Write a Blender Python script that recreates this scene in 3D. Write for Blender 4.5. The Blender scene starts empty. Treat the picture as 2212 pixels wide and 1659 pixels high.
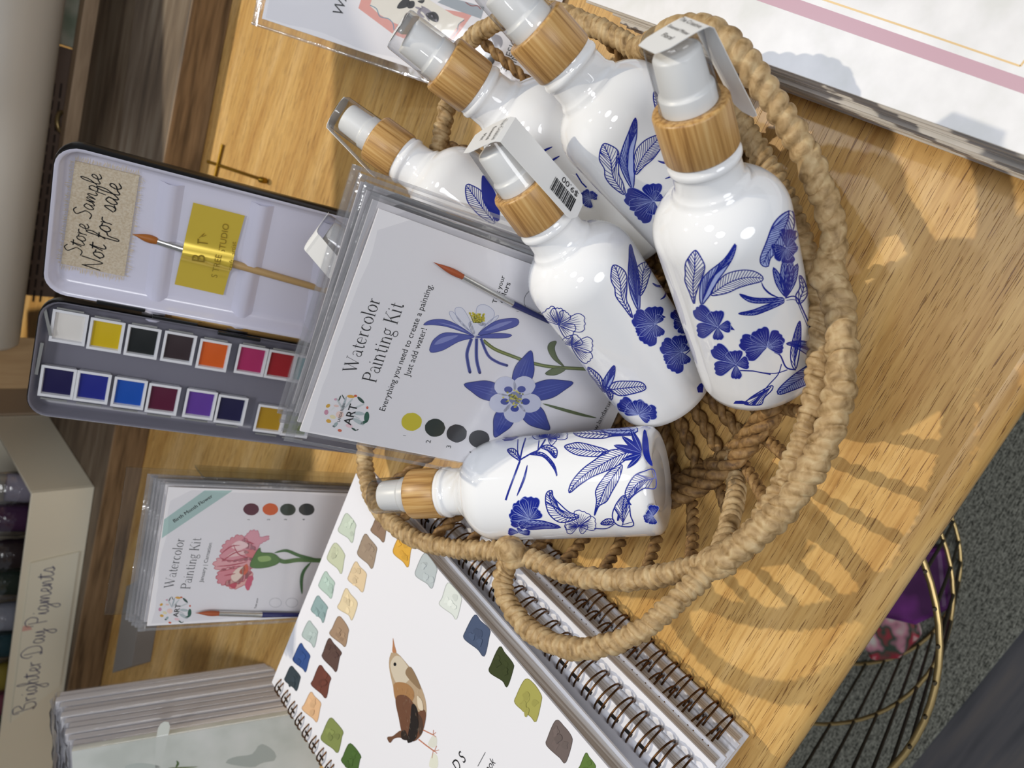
import bpy, math, random
import numpy as np
from mathutils import Vector as V, Matrix
from mathutils.geometry import tessellate_polygon
random.seed(7)
SC = bpy.context.scene
COL = SC.collection
# ------------------------------------------------------------------ camera, world, lights, exposure
PHI = math.radians(51); CH = .352; FPX = 1661.0
CAM = V((0, 0, CH)); FW = V((0, math.cos(PHI), -math.sin(PHI))); UP = V((0, math.sin(PHI), math.cos(PHI))); RT = V((1, 0, 0))
cd = bpy.data.cameras.new('camera'); cam = bpy.data.objects.new('camera', cd); COL.objects.link(cam)
cd.sensor_width = 36; cd.lens = 36 * FPX / 2212; cd.clip_start = .01; cd.clip_end = 50
cam.matrix_world = Matrix.Translation(CAM) @ Matrix((-UP, RT, -FW)).transposed().to_4x4()   # phone held sideways: world up points left
cd.dof.use_dof = True; cd.dof.focus_distance = .33; cd.dof.aperture_fstop = 15
SC.camera = cam
SC.view_settings.view_transform = 'Standard'; SC.view_settings.look = 'None'
SC.view_settings.exposure = 0; SC.view_settings.gamma = 1; SC.view_settings.use_curve_mapping = False
W = bpy.data.worlds.new('world'); SC.world = W; W.use_nodes = True
W.node_tree.nodes['Background'].inputs[0].default_value = (.88, .93, 1, 1)
W.node_tree.nodes['Background'].inputs[1].default_value = .155
KEY = V((-.285, -.615, -1)).normalized()
def lamp(name, pos, target, power, color, radius, kind='SPOT', ang=60, blend=.4):
    l = bpy.data.lights.new(name, kind); l.energy = power; l.color = color
    o = bpy.data.objects.new(name, l); COL.objects.link(o); o.location = pos
    o.rotation_euler = (V(target) - V(pos)).to_track_quat('-Z', 'Y').to_euler()
    if kind == 'SPOT': l.spot_size = math.radians(ang); l.spot_blend = blend; l.shadow_soft_size = radius
    else: l.shape = 'DISK'; l.size = radius
    return o
T0 = V((0, .2, 0))
lamp('key_lamp', T0 - KEY * 2.2, T0, 96, (1, .89, .70), .018, ang=70)
lamp('cool_lamp', (.76, .72, 1.85), (.1, .2, 0), 17, (.66, .79, 1), .02, ang=60)
lamp('ceiling_lamp', (-.9, -.3, 2.3), (0, .3, 0), 6, (.95, .96, 1), .06, ang=80)
lamp('overhead_fill', (-.15, -.55, 2.3), (0, .25, 0), 13, (.95, .97, 1), .5, 'AREA')  # soft overhead fill, added to brighten front-facing surfaces
lamp('strip_panel', (.5, .1, 2.4), (0, .2, 0), 6, (.95, .97, 1), .5, 'AREA')
lamp('front_fill', (-.3, -1.7, 1.15), (0, .4, .05), 14, (.97, .98, 1), .9, 'AREA')  # fill light added behind the camera to lift the upright fronts

# ------------------------------------------------------------------ helpers
def ray(x, y):
    return FW * FPX + RT * ((1659 - y) - 829.5) - UP * (x - 1106)
def at(x, y, z=0.0):
    d = ray(x, y); return CAM + d * ((z - CH) / d.z)
def dep(x, y, t): return CAM + ray(x, y) * (t / FPX)
def srgb(h):
    h = h.lstrip('#'); c = [int(h[i:i + 2], 16) / 255 for i in (0, 2, 4)]
    return tuple(x / 12.92 if x <= .04045 else ((x + .055) / 1.055) ** 2.4 for x in c) + (1,)
def setp(b, **k):
    names = dict(color='Base Color', rough='Roughness', metal='Metallic', spec='Specular IOR Level', coat='Coat Weight', sss='Subsurface Weight')
    for a, v in k.items(): b.inputs[names[a]].default_value = v
MATS = {}
def mat(name, color='#808080', **k):
    if name in MATS: return MATS[name]
    m = bpy.data.materials.new(name); m.use_nodes = True; MATS[name] = m
    setp(m.node_tree.nodes['Principled BSDF'], color=srgb(color) if isinstance(color, str) else color, **k)
    return m
def ink(color, rough=.5):
    return mat('ink_' + color.strip('#'), color, rough=rough)
def noise_mat(name, cols, scale=(1, 1, 1), nscale=50, detail=4, rough=.5, bump=0, bscale=None, rot=None, coat=0, pos=None, dist=0.0, spec=.5):
    m = bpy.data.materials.new(name); m.use_nodes = True; MATS[name] = m
    nt = m.node_tree; b = nt.nodes['Principled BSDF']; N = nt.nodes.new; L = nt.links.new
    tc = N('ShaderNodeTexCoord'); mp = N('ShaderNodeMapping'); mp.inputs['Scale'].default_value = scale
    L(tc.outputs['Object'], mp.inputs[0])
    if rot:
        r = N('ShaderNodeMapping'); r.inputs['Rotation'].default_value = rot; L(tc.outputs['Object'], r.inputs[0]); L(r.outputs[0], mp.inputs[0])
    n = N('ShaderNodeTexNoise'); n.inputs['Scale'].default_value = nscale; n.inputs['Detail'].default_value = detail; n.inputs['Distortion'].default_value = dist
    L(mp.outputs[0], n.inputs['Vector'])
    r = N('ShaderNodeValToRGB'); cr = r.color_ramp
    pos = pos or [.3 + .4 * i / max(1, len(cols) - 1) for i in range(len(cols))]
    while len(cr.elements) < len(cols): cr.elements.new(.5)
    for e, c, p in zip(cr.elements, cols, pos): e.position = p; e.color = srgb(c)
    L(n.outputs['Fac'], r.inputs[0]); L(r.outputs[0], b.inputs['Base Color'])
    setp(b, rough=rough, coat=coat, spec=spec)
    if bump:
        bp = N('ShaderNodeBump'); bp.inputs['Strength'].default_value = bump; bp.inputs['Distance'].default_value = .0006
        L(n.outputs['Fac'], bp.inputs['Height']); L(bp.outputs[0], b.inputs['Normal'])
    return m
def film(name, tint=(.97, .97, .98), edge=(.75, .76, .78), gloss=.06, rough=.05, bump=0, bscale=60, milk=0):
    m = bpy.data.materials.new(name); m.use_nodes = True; MATS[name] = m
    nt = m.node_tree; nt.nodes.clear(); N = nt.nodes.new; L = nt.links.new
    out = N('ShaderNodeOutputMaterial'); tr = N('ShaderNodeBsdfTransparent'); gl = N('ShaderNodeBsdfGlossy'); mx = N('ShaderNodeMixShader')
    lw = N('ShaderNodeLayerWeight'); cm = N('ShaderNodeMixRGB')
    cm.inputs[1].default_value = (*tint, 1); cm.inputs[2].default_value = (*edge, 1); L(lw.outputs['Facing'], cm.inputs[0]); L(cm.outputs[0], tr.inputs[0])
    gl.inputs['Roughness'].default_value = rough
    pw = N('ShaderNodeMath'); pw.operation = 'POWER'; pw.inputs[1].default_value = 4; L(lw.outputs['Facing'], pw.inputs[0]); lw.inputs[0].default_value = .5
    ad = N('ShaderNodeMath'); ad.operation = 'MULTIPLY_ADD'; ad.inputs[1].default_value = .55; ad.inputs[2].default_value = gloss; L(pw.outputs[0], ad.inputs[0]); L(ad.outputs[0], mx.inputs[0])
    if bump:
        tc = N('ShaderNodeTexCoord'); n = N('ShaderNodeTexNoise'); n.inputs['Scale'].default_value = bscale; n.inputs['Detail'].default_value = 3; L(tc.outputs['Object'], n.inputs['Vector'])
        bp = N('ShaderNodeBump'); bp.inputs['Strength'].default_value = bump; bp.inputs['Distance'].default_value = .0012
        L(n.outputs['Fac'], bp.inputs['Height']); L(bp.outputs[0], gl.inputs['Normal'])
    src = tr.outputs[0]
    if milk:
        df = N('ShaderNodeBsdfDiffuse'); df.inputs[0].default_value = (.9, .9, .92, 1); m2 = N('ShaderNodeMixShader'); m2.inputs[0].default_value = milk; L(src, m2.inputs[1]); L(df.outputs[0], m2.inputs[2]); src = m2.outputs[0]
    L(src, mx.inputs[1]); L(gl.outputs[0], mx.inputs[2]); L(mx.outputs[0], out.inputs[0])
    return m

class MB:
    """vertices, faces and materials of ONE mesh, in world coordinates"""
    def __init__(s): s.v = []; s.f = []; s.m = []; s.mats = []; s.flat = []
    def mi(s, m):
        if m not in s.mats: s.mats.append(m)
        return s.mats.index(m)
    def add(s, vs, fs, m, flat=False):
        o = len(s.v); s.v += [V(p) for p in vs]; k = s.mi(m)
        for f in fs: s.f.append([o + i for i in f]); s.m.append(k); s.flat.append(flat)
    def grid(s, rows, m, cu=False, cv=False, flat=False):
        nr = len(rows); nc = len(rows[0]); fs = []
        for i in range(nr if cv else nr - 1):
            for j in range(nc if cu else nc - 1):
                a = i * nc + j; b = i * nc + (j + 1) % nc; i2 = (i + 1) % nr
                fs.append([a, b, i2 * nc + (j + 1) % nc, i2 * nc + j])
        s.add([p for r in rows for p in r], fs, m, flat)
    def box(s, o, ex, ey, ez, m):
        vs = [o, o + ex, o + ex + ey, o + ey, o + ez, o + ex + ez, o + ex + ey + ez, o + ey + ez]
        s.add(vs, [[0, 3, 2, 1], [4, 5, 6, 7], [0, 1, 5, 4], [1, 2, 6, 5], [2, 3, 7, 6], [3, 0, 4, 7]], m, True)
    def lathe(s, b, a, prof, m, seg=48, cap0=False, cap1=False):
        u, w = frame(a); rows = []
        for r, t in prof: rows.append([b + a * t + (u * math.cos(x) + w * math.sin(x)) * r for x in [2 * math.pi * k / seg for k in range(seg)]])
        s.grid(rows, m, cu=True)
        if cap0: s.add(rows[0], [list(range(seg))[::-1]], m, True)
        if cap1: s.add(rows[-1], [list(range(seg))], m, True)
    def tube(s, pts, r, m, seg=10, closed=False, caps=True):
        fr = sweep(pts, closed); rows = []
        for i, (p, u, w, t) in enumerate(fr):
            rr = r(i / max(1, len(fr) - 1)) if callable(r) else r
            rows.append([p + (u * math.cos(x) + w * math.sin(x)) * rr for x in [2 * math.pi * k / seg for k in range(seg)]])
        s.grid(rows, m, cu=True, cv=closed)
        if caps and not closed:
            s.add(rows[0], [list(range(seg))[::-1]], m); s.add(rows[-1], [list(range(seg))], m)
    def build(s, name, parent=None, loc=None, bevel=0, smooth=True, bseg=2):
        base = V(loc) if loc is not None else (parent_loc(parent) if parent else V((0, 0, 0)))
        me = bpy.data.meshes.new(name); me.from_pydata([tuple(p - base) for p in s.v], [], s.f)
        for m in s.mats: me.materials.append(m)
        me.polygons.foreach_set('material_index', s.m)
        me.polygons.foreach_set('use_smooth', [smooth and not q for q in s.flat]); me.update()
        o = bpy.data.objects.new(name, me); COL.objects.link(o)
        if parent:
            o.parent = parent; o.location = base - parent_loc(parent)
        else: o.location = base
        if bevel:
            bv = o.modifiers.new('bevel', 'BEVEL'); bv.width = bevel; bv.segments = bseg; bv.limit_method = 'ANGLE'; bv.angle_limit = math.radians(40)
        return o
def parent_loc(o):
    p = V(o.location)
    while o.parent: o = o.parent; p += V(o.location)
    return p
def frame(a):
    a = V(a).normalized(); h = V((0, 0, 1)) if abs(a.z) < .9 else V((1, 0, 0))
    u = a.cross(h).normalized(); return u, a.cross(u).normalized()
def sweep(pts, closed=False):
    pts = [V(p) for p in pts]; n = len(pts); out = []; u = None
    for i in range(n):
        t = (pts[(i + 1) % n] - pts[i - 1]) if closed else (pts[min(n - 1, i + 1)] - pts[max(0, i - 1)])
        t.normalize()
        if u is None: u = frame(t)[0]
        u = (u - t * u.dot(t)).normalized(); out.append((pts[i], u, t.cross(u).normalized(), t))
    return out
def spline(pts, n, closed=False):
    P = [V(p) for p in pts]; m = len(P); out = []; segs = m if closed else m - 1
    dense = []
    for i in range(segs):
        p0 = P[(i - 1) % m] if closed else P[max(0, i - 1)]; p1 = P[i]; p2 = P[(i + 1) % m]; p3 = P[(i + 2) % m] if closed else P[min(m - 1, i + 2)]
        for k in range(16):
            t = k / 16; dense.append(.5 * ((2 * p1) + (p2 - p0) * t + (2 * p0 - 5 * p1 + 4 * p2 - p3) * t * t + (3 * p1 - p0 - 3 * p2 + p3) * t ** 3))
    dense.append(P[0] if closed else P[-1])
    L = [0]
    for a, b in zip(dense, dense[1:]): L.append(L[-1] + (b - a).length)
    j = 0
    for k in range(n):
        d = L[-1] * k / (n if closed else n - 1)
        while j < len(L) - 2 and L[j + 1] < d: j += 1
        q = (d - L[j]) / max(1e-9, L[j + 1] - L[j]); out.append(dense[j].lerp(dense[j + 1], min(1, max(0, q))))
    return out
def plen(pts): return sum((b - a).length for a, b in zip(pts, pts[1:]))
def thing(name, loc, label, cat, group=None):
    o = bpy.data.objects.new(name, None); COL.objects.link(o); o.location = loc; o.empty_display_size = .02
    return tag(o, label, cat, group)
def tag(o, label, cat, group=None):
    o['label'] = label; o['category'] = cat
    if group: o['group'] = group
    return o

# ---- decals: printed marks, part of the mesh they are printed on
class Plane:
    def __init__(s, o, n): s.o = V(o); s.n = V(n).normalized(); s.curved = False; s.n = s.n if s.n.dot(CAM - s.o) > 0 else -s.n
    def hit(s, x, y, off=0):
        d = ray(x, y); t = (s.o - CAM).dot(s.n) / d.dot(s.n); return CAM + d * t + s.n * off
class Cyl:
    def __init__(s, b, a, R, rad): s.b = V(b); s.a = V(a); s.R = R; s.curved = True; s.rad = rad
    def hit(s, x, y, off=0):
        d = ray(x, y).normalized(); e = CAM - s.b; dp = d - s.a * d.dot(s.a); ep = e - s.a * e.dot(s.a)
        A = dp.dot(dp); B = dp.dot(ep); C = ep.dot(ep) - s.R ** 2; D = max(0, B * B - A * C); t = (-B - math.sqrt(D)) / A
        p = CAM + d * t; q = p - s.b; h = q.dot(s.a); rv = (q - s.a * h).normalized()
        return s.b + s.a * h + rv * (s.rad(h) + off)
STEP = .00005
def poly(mb, S, pts, m, layer=1):
    if S.curved:
        cx = sum(p[0] for p in pts) / len(pts); cy = sum(p[1] for p in pts) / len(pts); q = []
        for a, b in zip(pts, pts[1:] + pts[:1]):
            k = max(1, int(math.hypot(b[0] - a[0], b[1] - a[1]) / 6)); q += [(a[0] + (b[0] - a[0]) * i / k, a[1] + (b[1] - a[1]) * i / k) for i in range(k)]
        rows = [[S.hit(cx + (x - cx) * r, cy + (y - cy) * r, STEP * layer) for x, y in q] for r in (.02, .25, .5, .75, 1)]
        mb.grid(rows, m, cu=True)
    else:
        vs = [S.hit(x, y, STEP * layer) for x, y in pts]
        mb.add(vs, [list(t) for t in tessellate_polygon([vs])], m, True)
def dense2(pts, step):
    q = []
    for a, b in zip(pts, pts[1:]):
        k = max(1, int(math.hypot(b[0] - a[0], b[1] - a[1]) / step)); q += [(a[0] + (b[0] - a[0]) * i / k, a[1] + (b[1] - a[1]) * i / k) for i in range(k)]
    return q + [pts[-1]]
def smooth2(pts, n=None, closed=False):
    q = spline([(x, y, 0) for x, y in pts], n or max(8, len(pts) * 5), closed); return [(p.x, p.y) for p in q]
def ribbon(mb, S, pts, w, m, layer=2, taper=False, closed=False):
    if closed: pts = list(pts) + [pts[0]]
    pts = dense2(pts, 5 if S.curved else 12); n = len(pts); rows = []
    for i, p in enumerate(pts):
        a = pts[max(0, i - 1)]; b = pts[min(n - 1, i + 1)]; dx, dy = b[0] - a[0], b[1] - a[1]; l = math.hypot(dx, dy) or 1
        t = i / max(1, n - 1); ww = w * .5 * ((math.sin(math.pi * min(1, max(0, t))) ** .6 * .85 + .15) if taper else 1)
        nx, ny = -dy / l * ww, dx / l * ww
        rows.append([S.hit(p[0] + nx, p[1] + ny, STEP * layer), S.hit(p[0] - nx, p[1] - ny, STEP * layer)])
    mb.grid(rows, m, flat=not S.curved)
def cast(poly_, o, d):
    best = None
    for a, b in zip(poly_, poly_[1:] + poly_[:1]):
        ex, ey = b[0] - a[0], b[1] - a[1]; den = d[0] * ey - d[1] * ex
        if abs(den) < 1e-9: continue
        t = ((a[0] - o[0]) * ey - (a[1] - o[1]) * ex) / den; s = ((a[0] - o[0]) * d[1] - (a[1] - o[1]) * d[0]) / den
        if t > 1e-6 and -1e-6 <= s <= 1 + 1e-6 and (best is None or t < best): best = t
    return best
def leaf(mb, S, out, base, tip, m, w=1.9, n=15, mid=None, ang=38, fill=None, lay=2):
    """outlined leaf with a midrib and fine slanted veins"""
    out = smooth2(out, max(24, len(out) * 5), True)
    if fill: poly(mb, S, out, fill, lay - 1)
    ribbon(mb, S, out, w * 1.25, m, lay, closed=True)
    ib = min(range(len(out)), key=lambda k: (out[k][0] - base[0]) ** 2 + (out[k][1] - base[1]) ** 2); it = min(range(len(out)), key=lambda k: (out[k][0] - tip[0]) ** 2 + (out[k][1] - tip[1]) ** 2); N_ = len(out)
    c1 = [out[(ib + k) % N_] for k in range((it - ib) % N_ + 1)]; c2 = [out[(ib - k) % N_] for k in range((ib - it) % N_ + 1)]
    if len(c1) > 3 and len(c2) > 3:
        c1, c2 = smooth2(c1, 9), smooth2(c2, 9); mp = smooth2([base] + [((p[0] + q[0]) / 2, (p[1] + q[1]) / 2) for p, q in zip(c1, c2)][1:-1] + [tip], 20)
    else: mp = smooth2([base] + (mid or []) + [tip], 20)
    ribbon(mb, S, mp, w, m, lay)
    for i in range(n):
        k = (i + .6) / n * 18; j = int(k); p = (mp[j][0] + (mp[j + 1][0] - mp[j][0]) * (k - j), mp[j][1] + (mp[j + 1][1] - mp[j][1]) * (k - j))
        dx, dy = mp[j + 1][0] - mp[j][0], mp[j + 1][1] - mp[j][1]; l = math.hypot(dx, dy) or 1; dx /= l; dy /= l
        for sg in (1, -1):
            c, s_ = math.cos(math.radians(ang)), math.sin(math.radians(ang)) * sg; d = (dx * c - dy * s_, dx * s_ + dy * c)
            t = cast(out, p, d)
            if t and 3 < t < 90: ribbon(mb, S, [p, (p[0] + d[0] * t * .97, p[1] + d[1] * t * .97)], w * .72, m, lay)
def petals(mb, S, c, ps, m, vein, lay=2, w=1.3, open_=False):
    """ps: (dx, dy, width) of each petal from the flower centre c"""
    for dx, dy, wd in ps:
        wd *= 1.2; l = math.hypot(dx, dy); ux, uy = dx / l, dy / l; vx, vy = -uy, ux; P = []
        prof = [(.04, .05), (.3, .28), (.6, .47), (.82, .5), (.95, .36), (.93, .2), (1.0, .08), (.95, -.1), (1.0, -.24), (.9, -.42), (.74, -.52), (.5, -.4), (.25, -.2), (.04, -.05)]
        for a, b in prof:
            P.append((c[0] + ux * l * a + vx * wd * b, c[1] + uy * l * a + vy * wd * b))
        P = smooth2(P, 42, True)
        if not open_: poly(mb, S, P, m, lay - 1)
        else: ribbon(mb, S, P, w * 1.2, m, lay, closed=True)
        for b in (-.3, -.18, -.06, .06, .18, .3):
            st = .12 if open_ else .1
            q = [(c[0] + ux * l * st + vx * wd * b * .15, c[1] + uy * l * st + vy * wd * b * .15), (c[0] + ux * l * .5 + vx * wd * b * .8, c[1] + uy * l * .5 + vy * wd * b * .8), (c[0] + ux * l * (.86 - abs(b) * .35) + vx * wd * b * 1.25, c[1] + uy * l * (.86 - abs(b) * .35) + vy * wd * b * 1.25)]
            ribbon(mb, S, smooth2(q, 8), w * (.8 if open_ else .55 if abs(b) < .1 else .34), m if open_ else vein, lay, True)
        if not open_: ribbon(mb, S, P, w * .6, vein, lay, closed=True)
def zz(ox, oy, s=3.95):
    return lambda *p: [(ox + p[i] / s, oy + p[i + 1] / s) for i in range(0, len(p), 2)]

# ---- lettering
_txt = {}
def text_geo(body):
    if body in _txt: return _txt[body]
    c = bpy.data.curves.new('lettering', 'FONT'); c.body = body; c.resolution_u = 3; o = bpy.data.objects.new('lettering', c); COL.objects.link(o)
    bpy.context.view_layer.update(); dg = bpy.context.evaluated_depsgraph_get(); me = bpy.data.meshes.new_from_object(o.evaluated_get(dg))
    vs = [(v.co.x, v.co.y) for v in me.vertices]; fs = [list(p.vertices) for p in me.polygons]
    bpy.data.objects.remove(o); bpy.data.curves.remove(c); bpy.data.meshes.remove(me)
    _txt[body] = (vs, fs); return vs, fs
def place2(S, p0, p1, x0, x1, tall=1.0, off=0, shear=0, up=None):
    a = S.hit(*p0, off); b = S.hit(*p1, off); ex = (b - a); k = ex.length / max(1e-9, x1 - x0); ex.normalize(); ey = S.n.cross(ex)
    return lambda x, y: a + ex * ((x - x0 + shear * y) * k) + ey * (y * k * tall)
def text(mb, S, body, p0, p1, m, layer=2, tall=1.0, shear=0, bold=0):
    vs, fs = text_geo(body); xs = [v[0] for v in vs]; x0, x1 = (min(xs), max(xs)) if len(body) > 1 else (0, .62); f = place2(S, p0, p1, x0, x1, tall, STEP * layer, shear)
    mb.add([f(*v) for v in vs], fs, m, True)
    if bold:
        mb.add([f(v[0] + bold, v[1]) for v in vs], fs, m, True)
# serif letters: strokes (points, width); hand letters: one-width pen strokes
def arc(cx, cy, rx, ry, a0, a1, n=12): return [(cx + rx * math.cos(math.radians(a0 + (a1 - a0) * i / n)), cy + ry * math.sin(math.radians(a0 + (a1 - a0) * i / n))) for i in range(n + 1)]
B_, T_ = .085, .022
SERIF = {
 'W': (1.02, [([(.06, .72), (.3, 0)], B_), ([(.3, 0), (.5, .66)], T_), ([(.44, .72), (.68, 0)], B_), ([(.68, 0), (.92, .72)], T_), ([(-.02, .72), (.18, .72)], T_), ([(.36, .72), (.54, .72)], T_), ([(.84, .72), (1, .72)], T_)]),
 'P': (.6, [([(.14, 0), (.14, .72)], B_), ([(.14, .72), (.34, .72)] + arc(.34, .545, .2, .175, 90, -90) + [(.14, .37)], .04), (arc(.34, .545, .2, .16, 50, -50), B_), ([(.04, 0), (.26, 0)], T_), ([(.04, .72), (.2, .72)], T_)]),
 'K': (.7, [([(.14, 0), (.14, .72)], B_), ([(.18, .3), (.56, .72)], T_), ([(.3, .42), (.6, 0)], B_), ([(.04, 0), (.24, 0)], T_), ([(.04, .72), (.24, .72)], T_), ([(.48, .72), (.66, .72)], T_), ([(.5, 0), (.7, 0)], T_)]),
 'a': (.5, [(arc(.23, .34, .15, .14, 150, 0), T_ * 1.3), ([(.38, .34), (.38, .06), (.47, 0)], B_ * .9), (arc(.22, .14, .15, .13, 80, 350), .04)]),
 't': (.36, [([(.17, .62), (.17, .1), (.22, .01), (.32, .05)], B_ * .8), ([(.05, .46), (.31, .46)], T_)]),
 'e': (.48, [(arc(.24, .24, .18, .24, 0, 180), T_ * 1.4), (arc(.24, .24, .18, .24, 120, 250), B_ * .9), (arc(.24, .24, .19, .24, 250, 325), T_ * 1.3), ([(.06, .26), (.42, .26)], T_)]),
 'r': (.38, [([(.12, 0), (.12, .47)], B_ * .9), ([(.13, .3), (.2, .43), (.33, .45)], .04), ([(.04, 0), (.22, 0)], T_), ([(.04, .47), (.12, .47)], T_)]),
 'c': (.46, [(arc(.25, .24, .18, .24, 40, 120), T_ * 1.4), (arc(.25, .24, .18, .24, 110, 250), B_ * .9), (arc(.25, .24, .18, .24, 250, 325), T_ * 1.4)]),
 'o': (.52, [(arc(.26, .24, .2, .245, 0, 360, 24), T_ * 1.4), (arc(.26, .24, .19, .22, 125, 235), B_ * .9), (arc(.26, .24, .19, .22, -55, 55), B_ * .9)]),
 'l': (.26, [([(.12, 0), (.12, .76)], B_ * .9), ([(.04, 0), (.22, 0)], T_), ([(.04, .76), (.12, .76)], T_)]),
 'i': (.26, [([(.12, 0), (.12, .47)], B_ * .9), ([(.04, 0), (.22, 0)], T_), ([(.04, .47), (.12, .47)], T_), ([(.1, .64), (.15, .64)], .07)]),
 'n': (.54, [([(.12, 0), (.12, .47)], B_ * .9), ([(.13, .32), (.22, .45), (.34, .44), (.41, .32)], .04), ([(.41, .34), (.41, 0)], B_ * .9), ([(.04, 0), (.2, 0)], T_), ([(.33, 0), (.5, 0)], T_), ([(.04, .47), (.12, .47)], T_)]),
 'g': (.5, [(arc(.22, .32, .14, .155, 0, 360, 20), .045), (arc(.24, -.1, .18, .11, 0, 360, 20), .035), ([(.12, .18), (.08, .08), (.2, .03), (.36, 0)], .045), ([(.33, .44), (.45, .49)], .045)]),
 ' ': (.28, [])}
HAND = {
 'S': (.55, [[(.5, .72), (.3, .82), (.12, .66), (.3, .46), (.44, .28), (.3, .03), (.02, .06)]]), 't': (.34, [[(.02, .1), (.17, .62), (.12, .12), (.2, 0), (.34, .12)], [(.0, .48), (.34, .52)]]),
 'o': (.42, [[(.0, .1), (.12, .38), (.05, .12), (.18, 0), (.32, .16), (.24, .4), (.12, .36)], [(.28, .36), (.42, .34)]]), 'r': (.36, [[(.04, .42), (.06, .2), (.05, .0)], [(.06, .24), (.14, .38), (.3, .4)]]),
 'e': (.36, [[(0, .1), (.2, .2), (.26, .36), (.14, .4), (.06, .16), (.18, 0), (.36, .12)]]), 's': (.34, [[(0, .06), (.18, .42), (.26, .16), (.16, .0), (.04, .05)], [(.18, .0), (.34, .1)]]),
 'a': (.44, [[(.3, .36), (.14, .42), (.03, .18), (.12, 0), (.28, .2), (.32, .38), (.28, .1), (.34, 0), (.44, .1)]]), 'm': (.66, [[(0, .06), (.08, .4), (.08, .02), (.2, .38), (.28, .32), (.26, .02), (.4, .38), (.48, .32), (.48, .06), (.56, 0), (.66, .1)]]),
 'n': (.48, [[(0, .06), (.08, .4), (.08, .02), (.22, .38), (.3, .32), (.3, .06), (.36, 0), (.48, .1)]]), 'p': (.42, [[(.08, .42), (.06, .0), (.03, -.36)], [(.07, .26), (.18, .41), (.31, .3), (.26, .06), (.09, .04)]]),
 'l': (.28, [[(0, .1), (.2, .5), (.2, .84), (.1, .7), (.08, .12), (.16, 0), (.28, .12)]]), 'N': (.66, [[(.06, 0), (.12, .7), (.14, .6), (.42, .02), (.5, .1), (.56, .8)]]),
 'f': (.34, [[(0, .1), (.22, .6), (.18, .84), (.1, .7), (.06, -.3), (.16, -.34), (.2, .02), (.34, .1)], [(.0, .36), (.26, .38)]]), 'B': (.66, [[(.12, .78), (.14, .02)], [(.02, .6), (.06, .82), (.4, .86), (.5, .66), (.2, .46), (.52, .4), (.54, .1), (.3, -.04), (.02, .06)]]),
 'i': (.24, [[(0, .08), (.1, .4), (.08, .08), (.14, 0), (.24, .1)], [(.14, .56), (.16, .6)]]), 'g': (.42, [[(.28, .36), (.14, .42), (.03, .2), (.12, .02), (.26, .2), (.3, .38), (.26, -.3), (.1, -.44), (.04, -.3), (.24, -.06), (.42, .1)]]),
 'h': (.46, [[(0, .1), (.2, .6), (.18, .84), (.1, .7), (.08, 0), (.1, .24), (.24, .4), (.3, .28), (.28, .06), (.34, 0), (.46, .1)]]), 'D': (.72, [[(.2, .74), (.16, .1), (.06, .02), (.04, .1), (.3, .04), (.56, .2), (.6, .6), (.36, .84), (.1, .8), (-.06, .56), (.02, .4)]]),
 'y': (.44, [[(0, .1), (.08, .4), (.08, .1), (.2, .06), (.3, .4), (.26, -.3), (.1, -.44), (.04, -.3), (.26, -.04), (.44, .1)]]), 'P': (.6, [[(.16, .74), (.12, 0)], [(-.02, .52), (.04, .78), (.36, .86), (.54, .66), (.4, .4), (.16, .4)]]),
 ' ': (.3, [])}
def strokes(mb, S, body, p0, p1, m, font, layer=2, width=.05, tall=1.0, shear=0, bend=0):
    tot = sum(font[c][0] for c in body); f = place2(S, p0, p1, 0, tot, tall, STEP * layer, shear); x = 0
    for c in body:
        adv, ss = font[c]
        for s in ss:
            pts, w = (s if font is SERIF else (s, width))
            q = [(p[0] + x, p[1]) for p in pts]
            if font is HAND: q = smooth2(q, len(q) * 7)
            rows = []; n = len(q)
            for i, p in enumerate(q):
                a = q[max(0, i - 1)]; b = q[min(n - 1, i + 1)]; dx, dy = b[0] - a[0], b[1] - a[1]; l = math.hypot(dx, dy) or 1
                nx, ny = -dy / l * w / 2, dx / l * w / 2; rows.append([f(p[0] + nx, p[1] + ny), f(p[0] - nx, p[1] - ny)])
            mb.grid(rows, m, flat=True)
        x += adv

# ------------------------------------------------------------------ materials
WHITE = mat('white_opal_glass', '#f1f2f4', rough=.045, coat=.2)
WHITE.node_tree.nodes['Principled BSDF'].inputs['Coat Roughness'].default_value = .02
PUMP = mat('white_plastic', '#f1f1f0', rough=.35)
CLEAR = film('clear_plastic', (.99, .99, .99), (.64, .66, .69), .06, .03)
SLEEVE = film('cellophane', (.985, .985, .99), (.9, .9, .92), .045, .10, bump=.16, bscale=70, milk=.02)
SEAM = film('cellophane_seam', (.93, .93, .95), (.8, .8, .83), .28, .14, bump=.45, bscale=140, milk=.13)
ACRYL = film('clear_acrylic', (.95, .96, .96), (.7, .73, .74), .08, .03)
BLUE = mat('cobalt_print', '#13258f', rough=.25); BLUEV = mat('pale_vein_print', '#98a6e0', rough=.3); BLUEF = mat('light_blue_print', '#a9b6e6', rough=.25)
PAPER = mat('white_card', '#e9e7ea', rough=.55); PAPER2 = mat('warm_white_card', '#e7e7ed', rough=.6)
PAGES = noise_mat('page_edges', ['#c6bcb2', '#efebe6', '#b8aca0', '#e6e0da'], (4, 4, 900), 1.0, 2, .7)
BRONZE = mat('bronze_wire', '#5a3c20', rough=.36, metal=.9)
GOLD = mat('gold_wire', '#cdb37c', rough=.35, metal=.75)
STEEL = mat('steel_clip', '#d7d6d2', rough=.25, metal=.9)
BLACK = mat('black_enamel', '#0c0d10', rough=.25); INK = ink('#101014'); GREYINK = ink('#3a3d40')  # black enamel, black ink, and dark grey ink for fainter print

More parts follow.
